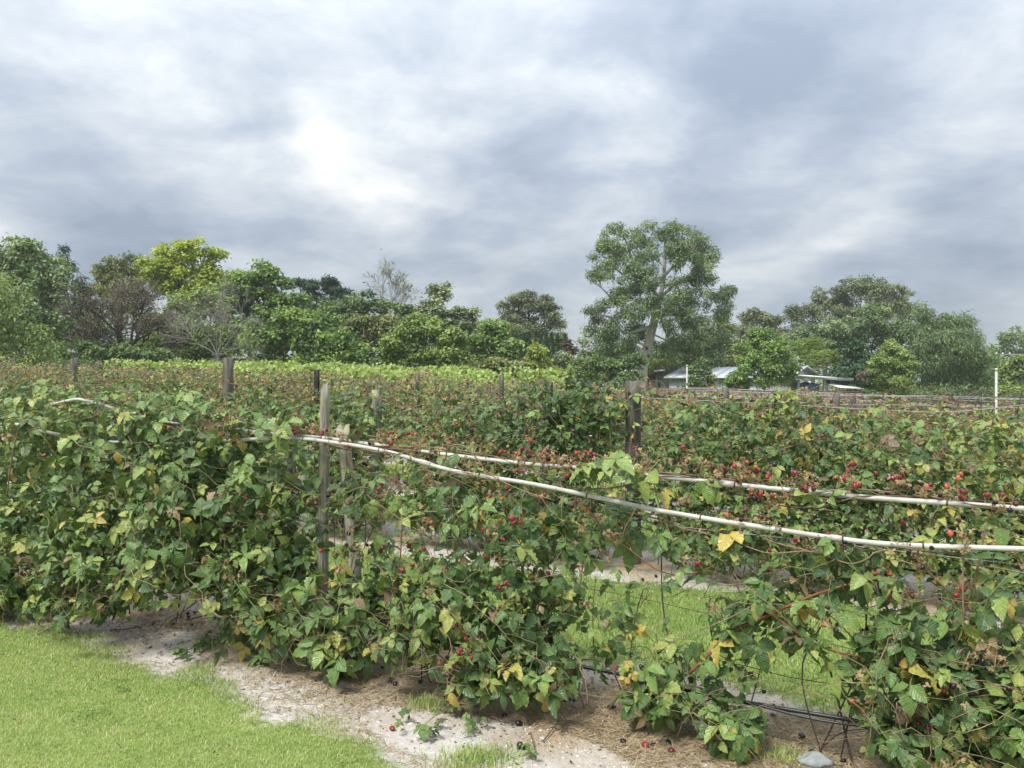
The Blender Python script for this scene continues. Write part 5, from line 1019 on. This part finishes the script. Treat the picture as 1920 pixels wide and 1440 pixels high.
# ------------------------------------------------------------------ buildings on the right
def metal(name, col, scale=1.0):
    return plain(name, col, .45, .45, .10, 1.5, metal=.15, bmp=.03)
m_sheet = metal('shed_sheet', (.46, .49, .52)); m_roof = metal('shed_roof', (.44, .47, .51)); m_trim = metal('white_trim', (.70, .71, .72)); m_gable = metal('gable_blue', (.36, .42, .50))
m_render = plain('grey_render', (.20, .19, .185), .9, .2, .12, 3, bmp=.1); m_tile = plain('grey_tile', (.19, .175, .165), .85, .2, .2, 6, bmp=.3); m_dark = plain('dark_glass', (.015, .017, .02), .12, .5, .1, 3)
m_brown = plain('brown_wall', (.13, .105, .095), .9, .2, .2, 3); m_solar = plain('solar_glass', (.02, .025, .04), .15, .6, .2, 3); m_tank = plain('tank_blue', (.045, .085, .17), .5, .4, .12, 2); m_paling = plain('paling_wood', (.20, .145, .115), .9, .15, .3, 10, stretch=(1, 1, .2))
def bxpx(mb, px0, px1, py0, py1, Y, dep, z0=None):
    a = unp(px0, py1, Y); b = unp(px1, py0, Y); return mb.box((a[0], Y, a[2] if z0 is None else z0), (b[0], Y + dep, b[2]))
def g_at(px, Y): return float(gh((px - CX) / F * Y, Y)) - .2
Y = 62; h = thing('flat_roofed_house', 'low brown house with flat roof and solar panels behind the gum trunk', 'house', (unp(1250, 700, Y)[0], Y, g_at(1250, Y)))
bxpx(MB(), 1180, 1300, 697.5, 740, Y, 6, g_at(1240, Y)).build('wall', m_brown, h); bxpx(MB(), 1176, 1302, 693.5, 697.5, Y - .4, 7).build('fascia', m_trim, h)
for px0, px1 in ((1196, 1216), (1232, 1246)): bxpx(MB(), px0, px1, 702, 722, Y - .03, .05).build('window', m_dark, h)
for i in range(6):
    px = 1212 + i * 13.5; a = unp(px, 693, Y + 1.2); mb = MB(); mb.poly([a + np.array([0, 0, .05]), a + np.array([.48, 0, .05]), a + np.array([.48, .9, .28]), a + np.array([0, .9, .28])], (0, 0, .05)); s = mb.build('solar_panel', m_solar, h)
    f2 = MB(); f2.tube([a + np.array([.05, .85, 0]), a + np.array([.05, .85, .27])], .02, 4); f2.build('bracket', m_trim, s, tuple(h.location))
Y = 56; h = thing('grey_house', 'grey rendered house with hipped roof and small dark window left of the shed', 'house', (unp(1290, 700, Y)[0], Y, g_at(1290, Y)))
bxpx(MB(), 1257, 1345, 697, 740, Y, 6, g_at(1290, Y)).build('wall', m_render, h)
a, b = unp(1253, 696.5, Y - .4), unp(1350, 696.5, Y - .4); c, d = unp(1290, 685.5, Y + 2.5), unp(1345, 685.5, Y + 2.5); e, f = a + np.array([0, 6.8, 0]), b + np.array([0, 6.8, 0])
mb = MB(); mb.add([a, b, d, c, e, f], [(0, 1, 2), (0, 2, 3), (4, 0, 3), (5, 4, 3), (5, 3, 2), (1, 5, 2), (0, 4, 5), (0, 5, 1)]); rf = mb.build('roof', m_tile, h)
MB().tube([a - UP * .03, b - UP * .03], .06, 6).build('gutter', m_tile, rf, tuple(h.location)); w = bxpx(MB(), 1268, 1283, 700.5, 706.5, Y - .02, .1).build('window', m_dark, h)
bxpx(MB(), 1266.5, 1284.5, 706.6, 707.6, Y - .08, .1).build('sill', m_render, w, tuple(h.location))
# long metal shed, turned so that its gable end shows on the right
R0 = unp(1506, 687.5, 50); ax_ = nrmz(np.array([-.75, .66, 0])); pr = nrmz(np.array([-.66, -.75, 0])); wd, ev, Ls = 2.25, .62, 8.6; gz = g_at(1500, 50)
S = thing('metal_shed', 'long grey metal shed with pitched roof and pale blue gable end', 'shed', (R0[0], R0[1], gz)); P3 = lambda s, q, z: R0 + ax_ * s + pr * q + UP * z
for i in range(24):        # ribbed wall sheets, one by one
    s0, s1 = i * Ls / 24, (i + 1) * Ls / 24; mb = MB(); n6 = 6
    for j in range(n6):
        u0, u1 = s0 + (s1 - s0) * j / n6, s0 + (s1 - s0) * (j + 1) / n6; q0 = wd - .12 + (.03 if j % 2 else 0); q = P3(u0, q0, 0); q1 = P3(u1, q0, 0); zt = R0[2] - ev - .03
        mb.poly([(q[0], q[1], gz), (q1[0], q1[1], gz), (q1[0], q1[1], zt), (q[0], q[1], zt)], tuple(-pr * .03))
    mb.build('wall_sheet', m_sheet, S)
for sgn in (1, -1):
    for i in range(12):
        s0, s1 = -.25 + i * (Ls + .5) / 12, -.25 + (i + 1) * (Ls + .5) / 12; mb = MB(); g = .03
        mb.poly([P3(s0 + g, 0, 0), P3(s1, 0, 0), P3(s1, sgn * (wd + .2), -ev - .05), P3(s0 + g, sgn * (wd + .2), -ev - .05)], (0, 0, .04)); mb.tube([P3(s0 + g, .0, .05), P3(s0 + g, sgn * (wd + .2), -ev + .0)], .03, 4); mb.build('roof_sheet', m_roof, S)
MB().poly([P3(.0, wd - .15, -ev), P3(.0, -wd + .15, -ev), P3(0, 0, -.04)], tuple(ax_ * .05)).build('gable', m_gable, S)
q0, q1 = P3(0, wd - .15, 0), P3(0, -wd + .15, 0); zt = R0[2] - ev; MB().poly([(q0[0], q0[1], gz), (q1[0], q1[1], gz), (q1[0], q1[1], zt), (q0[0], q0[1], zt)], tuple(ax_ * .05)).build('end_wall', m_sheet, S)
for sgn in (1, -1): MB().tube([P3(-.27, 0, .03), P3(-.27, sgn * (wd + .2), -ev - .02)], .05, 4).build('barge_board', m_trim, S)
MB().tube([P3(-.1, wd, -ev - .02), P3(-.1, -wd, -ev - .02)], .05, 4).build('trim', m_trim, S)
gt = MB().tube([P3(-.25, wd + .25, -ev - .08), P3(Ls + .2, wd + .25, -ev - .08)], .06, 6).build('gutter', m_trim, S)
MB().tube([P3(-.3, wd + .1, -ev - .12), unp(1500, 709, 48), unp(1520, 717.5, 47)], .055, 7).build('downpipe', m_trim, S)
Y = 47; Lt = thing('open_shelter', 'open shelter with two low white roofs right of the shed', 'shelter', (unp(1550, 710, Y)[0], Y, g_at(1550, Y)))
def roofpx(name, pts, Yf, Yb, th, lift, mat):
    A = [unp(px, py, Yf) for px, py in pts]; Bk = [p + np.array([0, Yb - Yf, lift]) for p in A[::-1]]; return MB().poly(A + Bk, (0, 0, th)).build(name, mat, Lt)
roofpx('roof', [(1488, 705), (1601, 712.5)], Y, Y + 2.6, .10, .05, m_trim); roofpx('fascia', [(1500, 708.5), (1596, 715)], Y + .15, Y + .2, .10, .0, m_roof); roofpx('roof', [(1572, 727), (1620, 730.5)], Y - 1.2, Y + .8, .05, .22, m_trim)
for px, yy in ((1496, .4), (1545, .4), (1594, .4)): bxpx(MB(), px, px + 4, 712, 760, Y + yy, .12, g_at(px, Y)).build('post', m_roof, Lt)
bxpx(MB(), 1557, 1600, 715.5, 724, Y + .5, .06).build('end_panel', m_gable, Lt); bxpx(MB(), 1574, 1617, 731.5, 760, Y - .9, .08, g_at(1590, Y)).build('wall', m_render, Lt)
c = unp(1522, 717.5, 47.3); tk = thing('water_tank', 'round blue water tank under the shelter roof', 'tank', (c[0], c[1] + .75, g_at(1522, 47))); zb = g_at(1522, 47); cc = np.array([c[0], c[1] + .75, 0])
hh = c[2] - zb; zs = np.linspace(zb, c[2] - .12, 26); MB().tube(np.stack([0 * zs + cc[0], 0 * zs + cc[1], zs], -1), .72 + .018 * (np.arange(26) % 2), 28).build('body', m_tank, tk, smooth=False)
MB().tube([(cc[0], cc[1], c[2] - .12), (cc[0], cc[1], c[2] - .02), (cc[0], cc[1], c[2] + .02)], [.74, .35, .2], 28).build('lid', m_tank, tk)
MB().tube([(cc[0], cc[1], c[2] + .0), (cc[0], cc[1], c[2] + .06)], .22, 16).build('inlet', m_dark, tk)
Y = 42; fx0, fx1 = unp(1215, 700, Y)[0], unp(1612, 700, Y)[0]; fn = thing('timber_fence', 'low brown timber fence in front of the house, shed and shelter', 'fence', ((fx0 + fx1) / 2, Y, float(gh((fx0 + fx1) / 2, Y))))
r = np.random.default_rng(6); xs = np.arange(fx0, fx1, .125); pm = MB()
ftop = lambda x: EYE - (727 + (x - fx0) / (fx1 - fx0) * 7 - HY) / F * Y
for x in xs: pm.box((x, Y, float(gh(x, Y)) - .1), (x + .11, Y + .02, ftop(x) - .05 + r.normal(0, .008)))
o = pm.build('palings', m_paling, fn); o['kind'] = 'stuff'
MB().poly([(fx0, Y - .03, ftop(fx0) - .05), (fx1, Y - .03, ftop(fx1) - .05), (fx1, Y - .03, ftop(fx1)), (fx0, Y - .03, ftop(fx0))], (0, .09, 0)).build('capping', m_paling, fn)
Y = 44; hs = thing('garden_shed', 'pale low roof showing through the trees at the far left', 'shed', (unp(120, 660, Y)[0], Y, g_at(120, Y)))
MB().poly([unp(96, 661, Y), unp(146, 662, Y), unp(146, 656, Y + 2), unp(96, 655, Y + 2)], (0, 0, .06)).build('roof', m_sheet, hs); bxpx(MB(), 99, 143, 664, 700, Y + .2, 1.6, g_at(120, Y)).build('wall', m_brown, hs)
# utility pole at the right edge
Y = 60; f = np.array([unp(1935, 700, Y)[0], Y, g_at(1935, Y)]); t_ = unp(1935, 640, Y); up_ = thing('utility_pole', 'grey utility pole at the right edge with its crossarm reaching into view', 'pole', f)
MB().tube([f, t_], .14, 9).build('shaft', m_greybark, up_); a, b = unp(1862, 665.5, Y), unp(2000, 667, Y); MB().poly([a, b, b + UP * .1, a + UP * .1], (0, .1, 0)).build('crossarm', m_greybark, up_)
MB().tube([unp(1893, 664, Y - .1), unp(1935, 690, Y - .1)], .045, 5).build('brace', m_greybark, up_)
for px in (1868, 1880, 1893): MB().tube([unp(px, 665, Y + .05), unp(px, 661, Y + .05)], .05, 6).build('insulator', m_trim, up_)

# ------------------------------------------------------------------ the air
hm = bpy.data.materials.new('haze'); hm.use_nodes = True; ht = hm.node_tree; ht.nodes.clear(); hv = nd(ht, 'ShaderNodeVolumePrincipled'); ho = nd(ht, 'ShaderNodeOutputMaterial')
hv.inputs['Color'].default_value = (.96, .98, 1, 1); hv.inputs['Density'].default_value = .0006; hv.inputs['Anisotropy'].default_value = .2; ht.links.new(hv.outputs[0], ho.inputs['Volume'])
hb = MB().box((-520, -60, -18), (520, 700, 19)).build('haze', hm); tag(hb, 'thin pale air over the field and trees', 'haze', None, 'stuff')
scene.cycles.volume_bounces = 1
